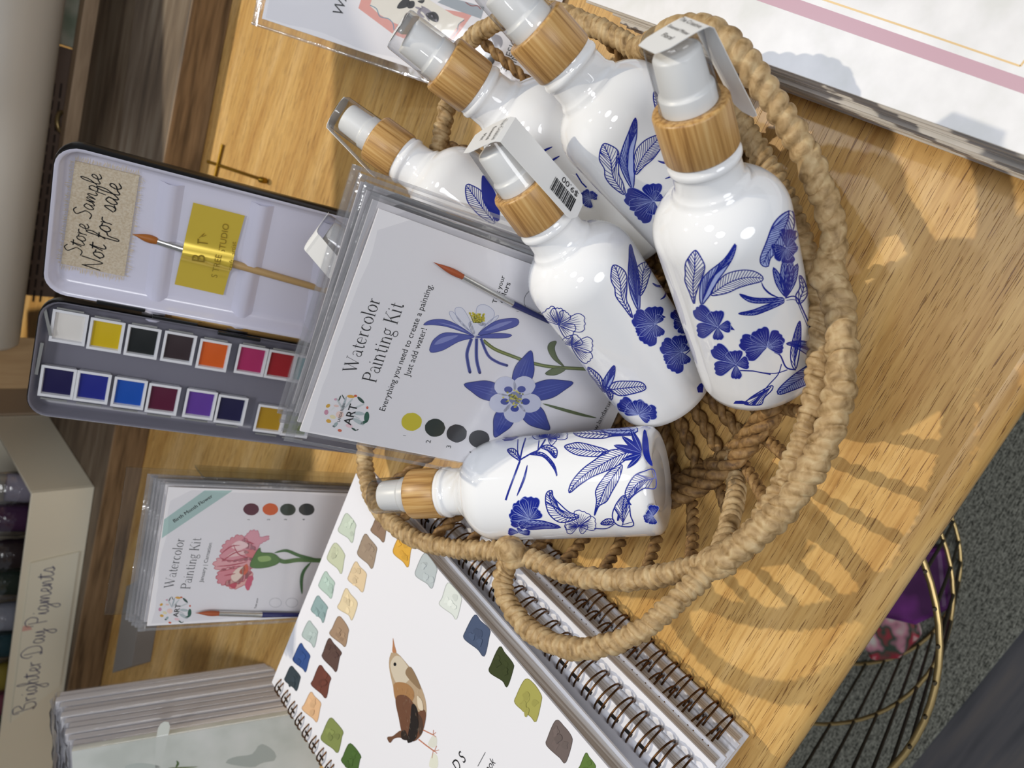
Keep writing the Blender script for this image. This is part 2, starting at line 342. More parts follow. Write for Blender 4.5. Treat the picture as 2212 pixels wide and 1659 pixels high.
# ------------------------------------------------------------------ table, floor, rug
E0 = at(2180, 930, -.006); E1 = at(1730, 1600, -.006)
ED = V((E1.x - E0.x, E1.y - E0.y, 0)).normalized(); EN = V((-ED.y, ED.x, 0)); EN = EN if EN.y > 0 else -EN   # EN points onto the table
EA = math.atan2(ED.y, ED.x)
def wood_table():
    m = bpy.data.materials.new('oak_tabletop'); m.use_nodes = True; nt = m.node_tree; b = nt.nodes['Principled BSDF']; N = nt.nodes.new; L = nt.links.new
    tc = N('ShaderNodeTexCoord'); r = N('ShaderNodeMapping'); r.inputs['Rotation'].default_value = (0, 0, -EA); L(tc.outputs['Object'], r.inputs[0])
    def ns(scale, sc, det, dist=0.0):
        q = N('ShaderNodeMapping'); q.inputs['Scale'].default_value = scale; L(r.outputs[0], q.inputs[0])
        n = N('ShaderNodeTexNoise'); n.inputs['Scale'].default_value = sc; n.inputs['Detail'].default_value = det; n.inputs['Distortion'].default_value = dist; L(q.outputs[0], n.inputs['Vector']); return n.outputs['Fac']
    def ramp(f, els):
        c = N('ShaderNodeValToRGB'); cr = c.color_ramp
        while len(cr.elements) < len(els): cr.elements.new(.5)
        for e, (p, h) in zip(cr.elements, els): e.position = p; e.color = srgb(h)
        L(f, c.inputs[0]); return c.outputs[0]
    base = ramp(ns((1, 9, 1), 6, 3, .4), [(.3, '#c79a58'), (.5, '#d9b06c'), (.7, '#e3be82')])
    fine = ramp(ns((1, 26, 1), 30, 4), [(.3, '#cdb898'), (.58, '#ffffff')])
    pores = ramp(ns((1, 30, 1), 80, 2, .05), [(.61, '#ffffff'), (.67, '#7a5530')])
    m1 = N('ShaderNodeMixRGB'); m1.blend_type = 'MULTIPLY'; m1.inputs[0].default_value = .55; L(base, m1.inputs[1]); L(fine, m1.inputs[2])
    m2 = N('ShaderNodeMixRGB'); m2.blend_type = 'MULTIPLY'; m2.inputs[0].default_value = .75; L(m1.outputs[0], m2.inputs[1]); L(pores, m2.inputs[2]); L(m2.outputs[0], b.inputs['Base Color'])
    bp = N('ShaderNodeBump'); bp.inputs['Strength'].default_value = .35; bp.inputs['Distance'].default_value = .0006; L(pores, bp.inputs['Height']); L(bp.outputs[0], b.inputs['Normal'])
    setp(b, rough=.34, spec=.5); return m
TW = wood_table()
def build_table():
    loc = V((E0 + EN * .4) + ED * .1); loc.z = -.42
    t = thing('table', loc, 'light oak table with rounded edge carrying the woven basket and books', 'table')
    th = .024; prof = [(0.010, 0), (.0055, -.0008), (.002, -.003), (0, -.007), (0, -.016), (.003, -.022), (.01, -th)]
    a = E0 - ED * .55; b = E0 + ED * .98
    # outline: four corners, front edge along ED
    c = [a, b, b + EN * 1.22, a + EN * 1.22]; cen = (c[0] + c[2]) / 2
    mb = MB(); rows = []
    ring = []
    for i in range(4):
        p = c[i]; prev = c[i - 1]; nxt = c[(i + 1) % 4]; u = (prev - p).normalized(); w = (nxt - p).normalized(); R = .05
        for k in range(7):
            an = k / 6; ring.append((p + u * R + w * R - (u * R * math.sin((1 - an) * 0 + an * math.pi / 2) * 1 + w * R * math.cos(an * math.pi / 2)) * 1, -(u + w).normalized(), u, w, an))
    for ins, z in prof:
        row = []
        for (q, o, u, w, an) in ring:
            n = (-(w * math.cos(an * math.pi / 2)) - u * math.sin(an * math.pi / 2)).normalized(); row.append(V((q.x - n.x * ins, q.y - n.y * ins, z)))
        rows.append(row)
    mb.grid(rows, TW, cu=True); n = len(ring)
    mb.add(rows[0], [list(range(n))], TW, True); mb.add(rows[-1], [list(range(n))[::-1]], TW, True)
    mb.build('tabletop', t)
    lw = noise_mat('table_leg_wood', ['#6e4a24', '#8a6234'], (20, 20, 2), 5, 3, .5)
    for s_, e_ in ((.5, .07), (-.42, .09), (.88, 1.1), (-.42, 1.1)):
        p = E0 + ED * s_ + EN * e_; l = MB(); o = V((p.x, p.y, -.42)); l.box(o, ED * .035, EN * .035, V((0, 0, .42 - th)), lw); l.build('leg', t, bevel=.003)
build_table()
FLZ = -.42
fl = MB(); fl.box(V((-2.5, -1.5, FLZ - .02)), V((5, 0, 0)), V((0, 5, 0)), V((0, 0, .02)), noise_mat('grey_plank_floor', ['#33343a', '#4b4a4e', '#5b5654'], (1.5, 14, 1), 5, 5, .55, rot=(0, 0, -EA)))
fo = fl.build('floor'); fo['kind'] = 'structure'
wb = MB(); wb.box(V((-2.2, 1.95, FLZ)), V((4.4, 0, 0)), V((0, .05, 0)), V((0, 0, 3.1)), mat('dim_shop_wall', '#4b423a', rough=.8)); wo = wb.build('wall_back'); wo['kind'] = 'structure'
def rug():
    m = bpy.data.materials.new('grey_tweed'); m.use_nodes = True; nt = m.node_tree; b = nt.nodes['Principled BSDF']; N = nt.nodes.new; L = nt.links.new
    tc = N('ShaderNodeTexCoord'); r = N('ShaderNodeMapping'); r.inputs['Rotation'].default_value = (0, 0, -EA - .1); L(tc.outputs['Object'], r.inputs[0])
    n = N('ShaderNodeTexNoise'); n.inputs['Scale'].default_value = 480; n.inputs['Detail'].default_value = 3; L(r.outputs[0], n.inputs['Vector'])
    q = N('ShaderNodeMapping'); q.inputs['Scale'].default_value = (1, 6, 1); L(r.outputs[0], q.inputs[0])
    n2 = N('ShaderNodeTexNoise'); n2.inputs['Scale'].default_value = 150; L(q.outputs[0], n2.inputs['Vector'])
    ad = N('ShaderNodeMath'); ad.operation = 'ADD'; L(n.outputs['Fac'], ad.inputs[0]); L(n2.outputs['Fac'], ad.inputs[1])
    hf = N('ShaderNodeMath'); hf.operation = 'MULTIPLY'; hf.inputs[1].default_value = .5; L(ad.outputs[0], hf.inputs[0])
    c = N('ShaderNodeValToRGB'); c.color_ramp.elements[0].position = .38; c.color_ramp.elements[0].color = srgb('#34352f'); c.color_ramp.elements[1].position = .62; c.color_ramp.elements[1].color = srgb('#94958a')
    L(hf.outputs[0], c.inputs[0]); L(c.outputs[0], b.inputs['Base Color']); bp = N('ShaderNodeBump'); bp.inputs['Strength'].default_value = .8; bp.inputs['Distance'].default_value = .002; L(hf.outputs[0], bp.inputs['Height']); L(bp.outputs[0], b.inputs['Normal'])
    setp(b, rough=.95); return m
a, b = at(2212, 1360, FLZ + .006), at(2000, 1620, FLZ + .006); d = (b - a).normalized(); n = V((-d.y, d.x, 0)); n = n if n.y > 0 else -n
mb = MB(); mb.box(V((a.x, a.y, FLZ)) - d * .9, d * 1.9, n * 1.2, V((0, 0, .006)), rug()); tag(mb.build('rug', loc=(a.x, a.y, FLZ), bevel=.002), 'grey tweed rug on the dark plank floor under the table', 'rug')

def wire_basket():
    pts = [at(2005, 1245, -.16), at(2035, 1400, -.16), at(2010, 1500, -.16), at(1930, 1659, -.16)]
    A = np.array([[2 * p.x, 2 * p.y, 1] for p in pts]); B = np.array([p.x ** 2 + p.y ** 2 for p in pts]); s = np.linalg.lstsq(A, B, rcond=None)[0]
    c = V((s[0], s[1], 0)); R = math.sqrt(s[2] + s[0] ** 2 + s[1] ** 2)
    t = thing('wire_basket', (c.x, c.y, FLZ + .006), 'gold wire basket standing on the grey rug beside the table', 'basket')
    circ = lambda r, z, n=72: [V((c.x + r * math.cos(2 * math.pi * k / n), c.y + r * math.sin(2 * math.pi * k / n), z)) for k in range(n)]
    mb = MB(); mb.tube(circ(R, -.16), .0021, GOLD, 8, True); mb.build('rim', t)
    mb = MB(); mb.tube(circ(R * .8, FLZ + .0085), .0016, GOLD, 6, True); mb.build('base_ring', t)
    mb = MB(); mb.tube(circ(R * .9, -.29), .0016, GOLD, 6, True); mb.build('middle_ring', t)
    for k in range(40):
        x = 2 * math.pi * k / 40; w = MB(); e = V((math.cos(x), math.sin(x), 0))
        w.tube([c + e * R * 1.0 + V((0, 0, -.155)), c + e * R * .9 + V((0, 0, -.29)), c + e * R * .8 + V((0, 0, FLZ + .0085))], .0012, mat('dark_wire', '#4a4232', rough=.5, metal=.5), 5); w.build('upright_wire', t)
    PUR = noise_mat('purple_print', ['#4a1152', '#7a2d86', '#c9c0cf'], (1, 1, 1), 28, 2, .5, pos=[.45, .6, .68])
    FLO = noise_mat('floral_print', ['#d7cfc6', '#c9899a', '#2d4a3c', '#b0283f', '#e3ded6'], (1, 1, 1), 45, 2, .6, pos=[.3, .42, .5, .58, .66])
    for nm, lab, m, p4, z0 in (('fabric_pack', 'purple and white printed pack lying in the gold wire basket', PUR, [(2035, 1180), (2048, 1318), (1975, 1352), (1880, 1330), (1850, 1200)], -.375), ('floral_bundle', 'floral printed bundle beside the purple pack in the wire basket', FLO, [(1960, 1290), (1985, 1380), (1940, 1425), (1880, 1430), (1830, 1330), (1880, 1270)], -.40)):
        mb = MB(); top = [at(x, y, z0 + .02) for x, y in p4]; bot = [V((p.x, p.y, z0)) for p in top]; n = len(top)
        mb.add(top + bot, [list(range(n)), list(range(n, 2 * n))[::-1]] + [[i, n + i, n + (i + 1) % n, (i + 1) % n] for i in range(n)], m, True)
        tag(mb.build(nm, loc=(top[0].x, top[0].y, z0), bevel=.004), lab, 'package')
wire_basket()

# ------------------------------------------------------------------ seagrass basket
SG = noise_mat('seagrass_cord', ['#84683f', '#b29468', '#c8af84'], (1, 1, 1), 230, 5, .62, bump=.5, dist=.6)
SG2 = noise_mat('seagrass_twist_shaded', ['#563c22', '#8c6a3e', '#a98757'], (1, 1, 1), 260, 4, .65, bump=.5, dist=.6)  # browns deepened to carry the shade inside the basket
def wrapped(mb, pts, r, closed=False, pitch=.0036, m=SG, seg=14):
    """cord bound round and round with a flat strand: overlapping bulged turns with creases"""
    L = plen(pts) + ((pts[0] - pts[-1]).length if closed else 0); turns = max(2, int(L / pitch)); per = 6; n = turns * per
    P = spline(pts, n, closed); fr = sweep(P, closed); rows = []; rnd = random.Random(int(L * 1e5))
    amp = [rnd.uniform(.93, 1.08) for _ in range(turns + 1)]; tl = [rnd.uniform(-.35, .35) for _ in range(turns + 1)]
    sh = [0, .25, .5, .75, .97]
    for i, (p, u, w, t) in enumerate(fr):
        k = i // per; ph = (i % per) / per; row = []
        for j in range(seg):
            x = 2 * math.pi * j / seg
            rr = r * amp[k] * (.80, .95, 1.02, 1.04, 1.02, .94)[i % per] * (1 + .03 * math.sin(3 * x + k * 2.1))
            row.append(p + (u * math.cos(x) + w * math.sin(x)) * rr + t * (pitch * (.48 + tl[k] * .8) * math.sin(x + k * .12)))
        rows.append(row)
    mb.grid(rows, m, cu=True, cv=closed)
    if not closed: mb.add(rows[0], [list(range(seg))[::-1]], m); mb.add(rows[-1], [list(range(seg))], m)
def twist(mb, pts, r, m=SG2, pitch=.016, strands=2, ph=0):
    L = plen(pts); n = max(8, int(L / .0017)); P = spline(pts, n); fr = sweep(P)
    for s_ in range(strands):
        q = []
        for i, (p, u, w, t) in enumerate(fr):
            x = 2 * math.pi * (L * i / n / pitch + s_ / strands) + ph; q.append(p + (u * math.cos(x) + w * math.sin(x)) * r * .62)
        mb.tube(q, lambda k: r * .72, m, 7)
RIM = [(1385, 112, .056), (1490, 172, .055), (1590, 258, .054), (1690, 420, .053), (1745, 560, .053), (1772, 660, .053), (1770, 780, .054), (1758, 870, .055), (1715, 1000, .057), (1640, 1130, .06), (1550, 1205, .064), (1400, 1248, .069), (1250, 1245, .073), (1110, 1195, .0745), (990, 1186, .074), (900, 1165, .0735), (835, 1118, .072), (800, 1060, .070), (790, 960, .068), (840, 800, .062), (880, 600, .058), (925, 430, .056), (962, 250, .056), (1000, 110, .057), (1062, 55, .058), (1150, 20, .058), (1270, 52, .057)]
rimP = [at(*p) for p in RIM]
RC = sum(rimP, V((0, 0, 0))) / len(rimP); RC.z = 0
def rope_basket():
    t = thing('seagrass_basket', (RC.x, RC.y, 0), 'tan woven seagrass basket with looped handles holding the white bottles', 'basket')
    mb = MB(); wrapped(mb, rimP, .0047, True); mb.build('rim', t)
    baseP = []
    for k in range(48):
        x = 2 * math.pi * k / 48; baseP.append(V((RC.x + .004 + .088 * math.cos(x), RC.y - .006 + .082 * math.sin(x), .0062)))
    mb = MB(); twist(mb, baseP + [baseP[0]], .005, SG2, .02, 3); twist(mb, [p + V((0, 0, .006)) for p in baseP] + [baseP[0] + V((0, 0, .006))], .0036, SG2, .016, 2); mb.build('base_ring', t)
    mb = MB(); up = [RC + (p - RC) * 1.07 + V((0, 0, .018)) for p in baseP]; twist(mb, up + [up[0]], .0034, SG2, .015, 2); mb.build('wall_ring', t)
    n = len(rimP)
    RS = spline(rimP, 240, True)
    def rim_at(an):
        return min(RS, key=lambda p: abs(((math.atan2(p.y - RC.y, p.x - RC.x) - an + math.pi) % (2 * math.pi)) - math.pi))
    for k in range(38):
        an = 2 * math.pi * k / 38 + .05; top = rim_at(an); q = V((RC.x + .004 + .088 * math.cos(an - .16), RC.y - .006 + .082 * math.sin(an - .16), .007))
        mid = top.lerp(q, .5) + V((math.cos(an), math.sin(an), 0)) * .003; w = MB(); twist(w, [q, mid, top + V((0, 0, -.002))], .0023, SG2, .013, 2, k); w.build('side_cord', t)
    for k in range(36):
        an = 2 * math.pi * k / 36 + .1; q = V((RC.x + .004 + .088 * math.cos(an), RC.y - .006 + .082 * math.sin(an), .005)); c = V((RC.x + .004 + (.03 if k % 2 else .014) * math.cos(an), RC.y - .006 + (.03 if k % 2 else .014) * math.sin(an), .0045))
        w = MB(); twist(w, [q, c], .0026, SG2, .014, 2, k); w.build('base_cord', t)
    c = V((RC.x + .004, RC.y - .006, .0045)); mb = MB(); twist(mb, [c + V((.012 * math.cos(x), .012 * math.sin(x), 0)) for x in [i * math.pi / 8 for i in range(17)]], .003); mb.build('base_centre', t)
    # thick bound stake from the base ring to the front left handle joint
    mb = MB(); wrapped(mb, [at(1580, 985, .012), at(1590, 1060, .03), at(1570, 1150, .052), at(1555, 1195, .062)], .0042); mb.build('bound_stake', t)
    H = [(1765, 590, .061), (1740, 460, .072), (1690, 330, .088), (1625, 180, .106), (1560, 80, .116), (1490, 42, .118), (1430, 60, .112), (1395, 95, .085), (1385, 125, .062)]
    H = [(1790, 590, .0565), (1800, 500, .060), (1770, 400, .066), (1722, 300, .074), (1652, 190, .083), (1590, 108, .090), (1532, 66, .094), (1472, 62, .093), (1425, 84, .084), (1395, 105, .066)]
    mb = MB(); wrapped(mb, [at(*p) for p in H], .0050, pitch=.0054); mb.build('handle', t)
    H = [(1545, 1212, .068), (1470, 1290, .075), (1370, 1370, .081), (1250, 1402, .085), (1150, 1365, .084), (1092, 1290, .081), (1090, 1235, .078), (1112, 1200, .0765)]
    mb = MB(); wrapped(mb, [at(*p) for p in H], .0047); mb.build('handle', t)
    O = [(1788, 585, .0575), (1812, 660, .0585), (1818, 760, .059), (1808, 870, .060), (1770, 980, .062), (1700, 1090, .065), (1620, 1165, .068), (1565, 1205, .0695), (1545, 1225, .0685)]
    mb = MB(); wrapped(mb, [at(*p) for p in O], .0058, pitch=.0052); mb.build('outer_band', t)
    for (x, y, z, dx, dy) in ((1108, 1196, .077, 10, 14), (1555, 1212, .0685, 20, -6), (1786, 592, .0585, -4, 16), (1392, 112, .060, 12, 4)):
        mb = MB(); wrapped(mb, [at(x - dx, y - dy, z - .002), at(x, y, z + .001), at(x + dx, y + dy, z - .002)], .0062, pitch=.0032); mb.build('binding', t)
rope_basket()

# ------------------------------------------------------------------ bottles
DB = .049; RB = DB / 2
def prof_r(h):
    D = DB
    if h < 1.60 * D: return RB
    k = (h - 1.60 * D) / (.40 * D)
    if k < .94: return max(.275 * D, RB * max(0, 1 - k ** 2.3) ** .5)
    return .25 * D
BAM = None
def bamboo(a):
    u, w = frame(a); m = bpy.data.materials.new('bamboo'); m.use_nodes = True; nt = m.node_tree; b = nt.nodes['Principled BSDF']; N = nt.nodes.new; L = nt.links.new
    tc = N('ShaderNodeTexCoord'); r = N('ShaderNodeMapping'); q = V((0, 0, 1)).rotation_difference(a).inverted().to_euler(); r.inputs['Rotation'].default_value = q; L(tc.outputs['Object'], r.inputs[0])
    s_ = N('ShaderNodeMapping'); s_.inputs['Scale'].default_value = (14, 14, .5); L(r.outputs[0], s_.inputs[0])
    n = N('ShaderNodeTexNoise'); n.inputs['Scale'].default_value = 45; n.inputs['Detail'].default_value = 3; L(s_.outputs[0], n.inputs['Vector'])
    c = N('ShaderNodeValToRGB'); cr = c.color_ramp; cr.elements.new(.5)
    for e, p, h in zip(cr.elements, (.3, .5, .72), ('#8e6534', '#bd9257', '#d3ae74')): e.position = p; e.color = srgb(h)
    L(n.outputs['Fac'], c.inputs[0]); L(c.outputs[0], b.inputs['Base Color']); setp(b, rough=.38); return m
def bottle(base, a, label, decor=None, sticker=None):
    base = V(base); a = V(a).normalized(); D = DB; R = RB
    t = thing('spray_bottle', base, label, 'bottle', 'blue flowered spray bottles in the basket')
    mb = MB(); P = [(R * .55, .0015), (R * .8, 0), (R * .9, .0006), (R * .975, .0022), (R, .0052)]
    P += [(R, 1.60 * D * k / 6) for k in range(1, 7)]
    P += [(prof_r(1.60 * D + .40 * D * k / 16 * .93), 1.60 * D + .40 * D * k / 16 * .93) for k in range(1, 17)]
    P += [(.262 * D, 1.985 * D), (.250 * D, 2.005 * D), (.242 * D, 2.03 * D), (.238 * D, 2.12 * D), (.240 * D, 2.150 * D), (.252 * D, 2.158 * D), (.257 * D, 2.168 * D), (.257 * D, 2.192 * D), (.252 * D, 2.205 * D), (.244 * D, 2.215 * D), (.244 * D, 2.26 * D)]
    mb.lathe(base, a, P, WHITE, 72, cap0=True)
    S = Cyl(base, a, R, prof_r)
    if decor: decor(mb, S)
    mb.build('bottle_body', t)
    r = .2575 * D; h0 = 2.245 * D; h1 = 2.595 * D
    mb = MB(); mb.lathe(base, a, [(r * .8, h0), (r * .965, h0), (r, h0 + .0007), (r, h1 - .0009), (r * .965, h1), (r * .72, h1), (r * .70, h1 - .001)], bamboo(a), 64, cap0=True); mb.build('bamboo_collar', t)
    mb = MB(); rp = .184 * D; mb.lathe(base, a, [(rp, h1 - .002), (rp, h1 + .0050), (rp * .985, h1 + .0054), (rp * .90, h1 + .0055), (rp * .885, h1 + .007), (rp * .84, 2.945 * D), (rp * .79, 2.962 * D), (rp * .6, 2.968 * D), (0.0002, 2.969 * D)], PUMP, 48); mb.build('pump_head', t)
    mb = MB(); rc = .196 * D; ht = 3.06 * D
    mb.lathe(base, a, [(rc * 1.03, h1 + .0003), (rc * 1.03, h1 + .0016), (rc * 1.0, h1 + .002), (rc * .955, ht - .0012), (rc * .92, ht - .0002), (rc * .85, ht), (.0002, ht)], CLEAR, 56)
    mb.build('clear_cap', t)
    if sticker: sticker(t, base, a, ht, rc, h1)
    return t
def cap_sticker(t, base, a, ht, rc, h1, toward, length, barcode=False, words=('The Creative', 'Essential Mister', 'Floral'), flare=0.0, wide=.0135, over=1.0):
    """white paper strip folded over the cap and down one side"""
    g = V(toward); g = (g - a * g.dot(a)).normalized(); s_ = a.cross(g).normalized(); w = wide / 2; top = base + a * (ht + .0003)
    path = [top - g * rc * .9 * over + a * .0002 * 0, top - g * rc * .3, top + g * rc * .55, top + g * (rc * .98) - a * .0008]
    side0 = top + g * (rc * 1.06) - a * .003; side1 = base + a * (ht - length) + g * (rc * 1.06 + .006 + flare)
    path += [side0, side0.lerp(side1, .33), side0.lerp(side1, .66), side1]
    P = spline(path, 30); mb = MB(); rows = []; m = mat('sticker_paper', '#eceded', rough=.4); n = len(P)
    for i, p in enumerate(P):
        k = i / (n - 1); ww = w * (math.sqrt(max(0, 1 - ((k - .93) / .07) ** 2)) * .55 + .45 if k > .93 else (1 if k > .06 else .75 + .25 * k / .06))
        tt = (P[min(n - 1, i + 1)] - P[max(0, i - 1)]).normalized(); nn = s_.cross(tt).normalized(); nn = nn if nn.dot(p - (base + a * (ht - .02))) > 0 else -nn
        rows.append([p - s_ * ww + nn * .0002, p + s_ * ww + nn * .0002, p + s_ * ww, p - s_ * ww])
    mb.grid(rows, m, cu=True, flat=True)
    e = (side1 - side0).normalized(); nn = s_.cross(e).normalized(); nn = nn if nn.dot(g) > 0 else -nn; L = (side1 - side0).length
    if barcode:
        sg = s_ if s_.dot(RT - UP) > 0 else -s_; rnd = random.Random(3); x = 0
        while x < .0125:
            bw = rnd.choice([.0002, .00035, .0006]); o = side0 + e * (L * .60 + x) - sg * .0050 + nn * .0004
            mb.add([o, o + sg * .0076, o + sg * .0076 + e * bw, o + e * bw], [[0, 1, 2, 3]], INK, True); x += bw + rnd.choice([.0002, .0003, .0004])
        vs, fs = text_geo('$9.00'); k = .0043; o = side0 + e * (L * .60 + .0125) + sg * .0066 + nn * .0004
        mb.add([o - e * v[0] * k - sg * v[1] * k for v in vs], fs, INK, True)
    for i, wd in enumerate(words or []):
        vs, fs = text_geo(wd); xs = max(v[0] for v in vs); k = min(.0026, wide * .86 / xs); o = top + a * .0004 + g * (rc * (.62 - .42 * i)) + s_ * xs * k * .5
        mb.add([o - s_ * v[0] * k + g * (v[1] * k) for v in vs], fs, INK, True)
    mb.build('price_sticker', t)

Z2 = zz(1100, 420); Z3 = zz(1100, 840); Z1 = zz(1100, 0); Z5 = zz(550, 0); Z6 = zz(550, 420); Z7 = zz(550, 840); Z8 = zz(550, 1240); ZR = zz(1380, 0, 2.659); ZQ = zz(1650, 420, 3.936); ZV = zz(1400, 800, 2.724)
def pc(z, *l): return [(a / 3.95, b / 3.95, c / 3.95) for a, b, c in l]
def decA(mb, S):
    l = lambda Z, o, b, t, **k: leaf(mb, S, Z(*o), Z(*b)[0], Z(*t)[0], BLUE, **k)
    l(Z2, (1578, 505, 1515, 560, 1500, 610, 1503, 680, 1500, 740, 1540, 840, 1578, 935, 1590, 860, 1625, 760, 1662, 660, 1660, 590), (1580, 930), (1578, 508), n=14)
    l(Z2, (1720, 855, 1760, 770, 1850, 680, 1980, 645, 2090, 655, 2160, 700, 2150, 740, 2040, 770, 1960, 795, 1870, 835, 1790, 855), (1722, 850), (2158, 715), mid=Z2(1900, 740), n=18, ang=48)
    l(Z2, (1640, 940, 1625, 860, 1640, 740, 1700, 660, 1830, 560, 1942, 440, 1915, 530, 1840, 650, 1775, 740, 1730, 830, 1680, 900), (1645, 930), (1940, 444), n=16, ang=12, fill=BLUEF)
    ribbon(mb, S, smooth2(Z2(2150, 745, 2175, 800, 2230, 850, 2300, 880)), 4, BLUE, 2, True)
    petals(mb, S, Z2(1780, 1130)[0], pc(0, (-190, -165, 110), (-180, 40, 110), (-25, -140, 120), (112, -5, 85), (5, 112, 75)), BLUE, BLUEV)
    poly(mb, S, Z2(1880, 1100, 1925, 1158, 1860, 1150), BLUE, 1)
    petals(mb, S, Z2(1935, 1450)[0], pc(0, (-195, -150, 110), (-185, 45, 105), (-20, -120, 120), (110, -20, 90), (5, 125, 75)), BLUE, BLUEV)
    ribbon(mb, S, Z2(1960, 1500, 2080, 1505, 2230, 1535), 2.5, BLUE)
    petals(mb, S, (1657, 749), pc(0, (-235, -50, 120), (-180, 85, 95), (-85, -150, 140), (120, -110, 120), (140, 0, 95), (30, -20, 60)), BLUE, BLUEV)
    l(ZR, (870, 1210, 790, 1290, 730, 1400, 697, 1480, 705, 1522, 742, 1530, 758, 1480, 830, 1410, 885, 1320, 892, 1250), (868, 1215), (712, 1515), mid=ZR(790, 1360), n=18, fill=BLUEF)
    petals(mb, S, ZR(848, 1425)[0], [(-30, 12, 34), (6, -42, 34), (16, 14, 30), (4, 34, 24), (20, -10, 24)], BLUE, BLUEV)
    for tip in ((80, 620), (170, 550), (235, 560), (285, 588)):
        q = ZQ(185, 870)[0]; e = ZQ(*tip)[0]; mx, my = (q[0] + e[0]) / 2, (q[1] + e[1]) / 2; nx, ny = -(e[1] - q[1]) * .12, (e[0] - q[0]) * .12
        l(lambda *p: [(p[i], p[i + 1]) for i in range(0, len(p), 2)], (q[0], q[1], mx + nx, my + ny, e[0], e[1], mx - nx, my - ny), q, e, n=6, ang=14, fill=BLUEF)
    for o, b, t in (((1965, 848, 2080, 880, 2212, 885, 2330, 880, 2330, 905, 2180, 925, 2050, 915), (2330, 890), (1968, 850)), ((1955, 1015, 2080, 985, 2212, 935, 2340, 905, 2330, 930, 2200, 990, 2080, 1028), (2335, 915), (1960, 1015))): l(Z2, o, b, t, n=12, ang=14, fill=BLUEF)
    ribbon(mb, S, smooth2(ZQ(180, 880, 270, 870, 330, 980, 385, 1110, 400, 1200)), 3, BLUE); ribbon(mb, S, smooth2(ZQ(190, 900, 270, 900, 320, 1000, 370, 1120)), 1.4, BLUE)
    l(ZQ, (300, 690, 335, 720, 370, 830, 340, 900, 290, 930, 270, 860, 305, 790), (285, 930), (310, 695), n=6)
    l(ZQ, (305, 1075, 260, 1180, 228, 1330, 235, 1440, 270, 1485, 300, 1350, 314, 1200), (270, 1480), (305, 1080), n=12, ang=15)
    l(ZQ, (190, 1268, 300, 1245, 400, 1262, 440, 1300, 440, 1390, 380, 1370, 270, 1300), (192, 1268), (440, 1340), n=10, ang=15, fill=BLUEF)
    l(ZQ, (445, 1425, 330, 1480, 220, 1560, 120, 1660, 130, 1700, 230, 1670, 350, 1620, 440, 1560), (445, 1470), (122, 1690), mid=ZQ(290, 1590), n=16, fill=BLUEF)
    ribbon(mb, S, smooth2(ZQ(90, 1340, 140, 1370, 190, 1470, 270, 1490)), 3.2, BLUE); ribbon(mb, S, smooth2(ZQ(150, 1440, 120, 1530, 40, 1620, -60, 1740)), 2, BLUE); ribbon(mb, S, smooth2(ZQ(-10, 1515, 100, 1520, 200, 1490)), 2, BLUE)
    l(Z3, (2240, -30, 2110, 40, 2040, 90, 2008, 130, 2145, 133, 2175, 75, 2240, 10), (2235, -20), (2075, 130), n=9, ang=15)
    poly(mb, S, Z3(1912, 126, 1930, 102, 1985, 100, 2040, 110, 2045, 132), BLUE, 1)
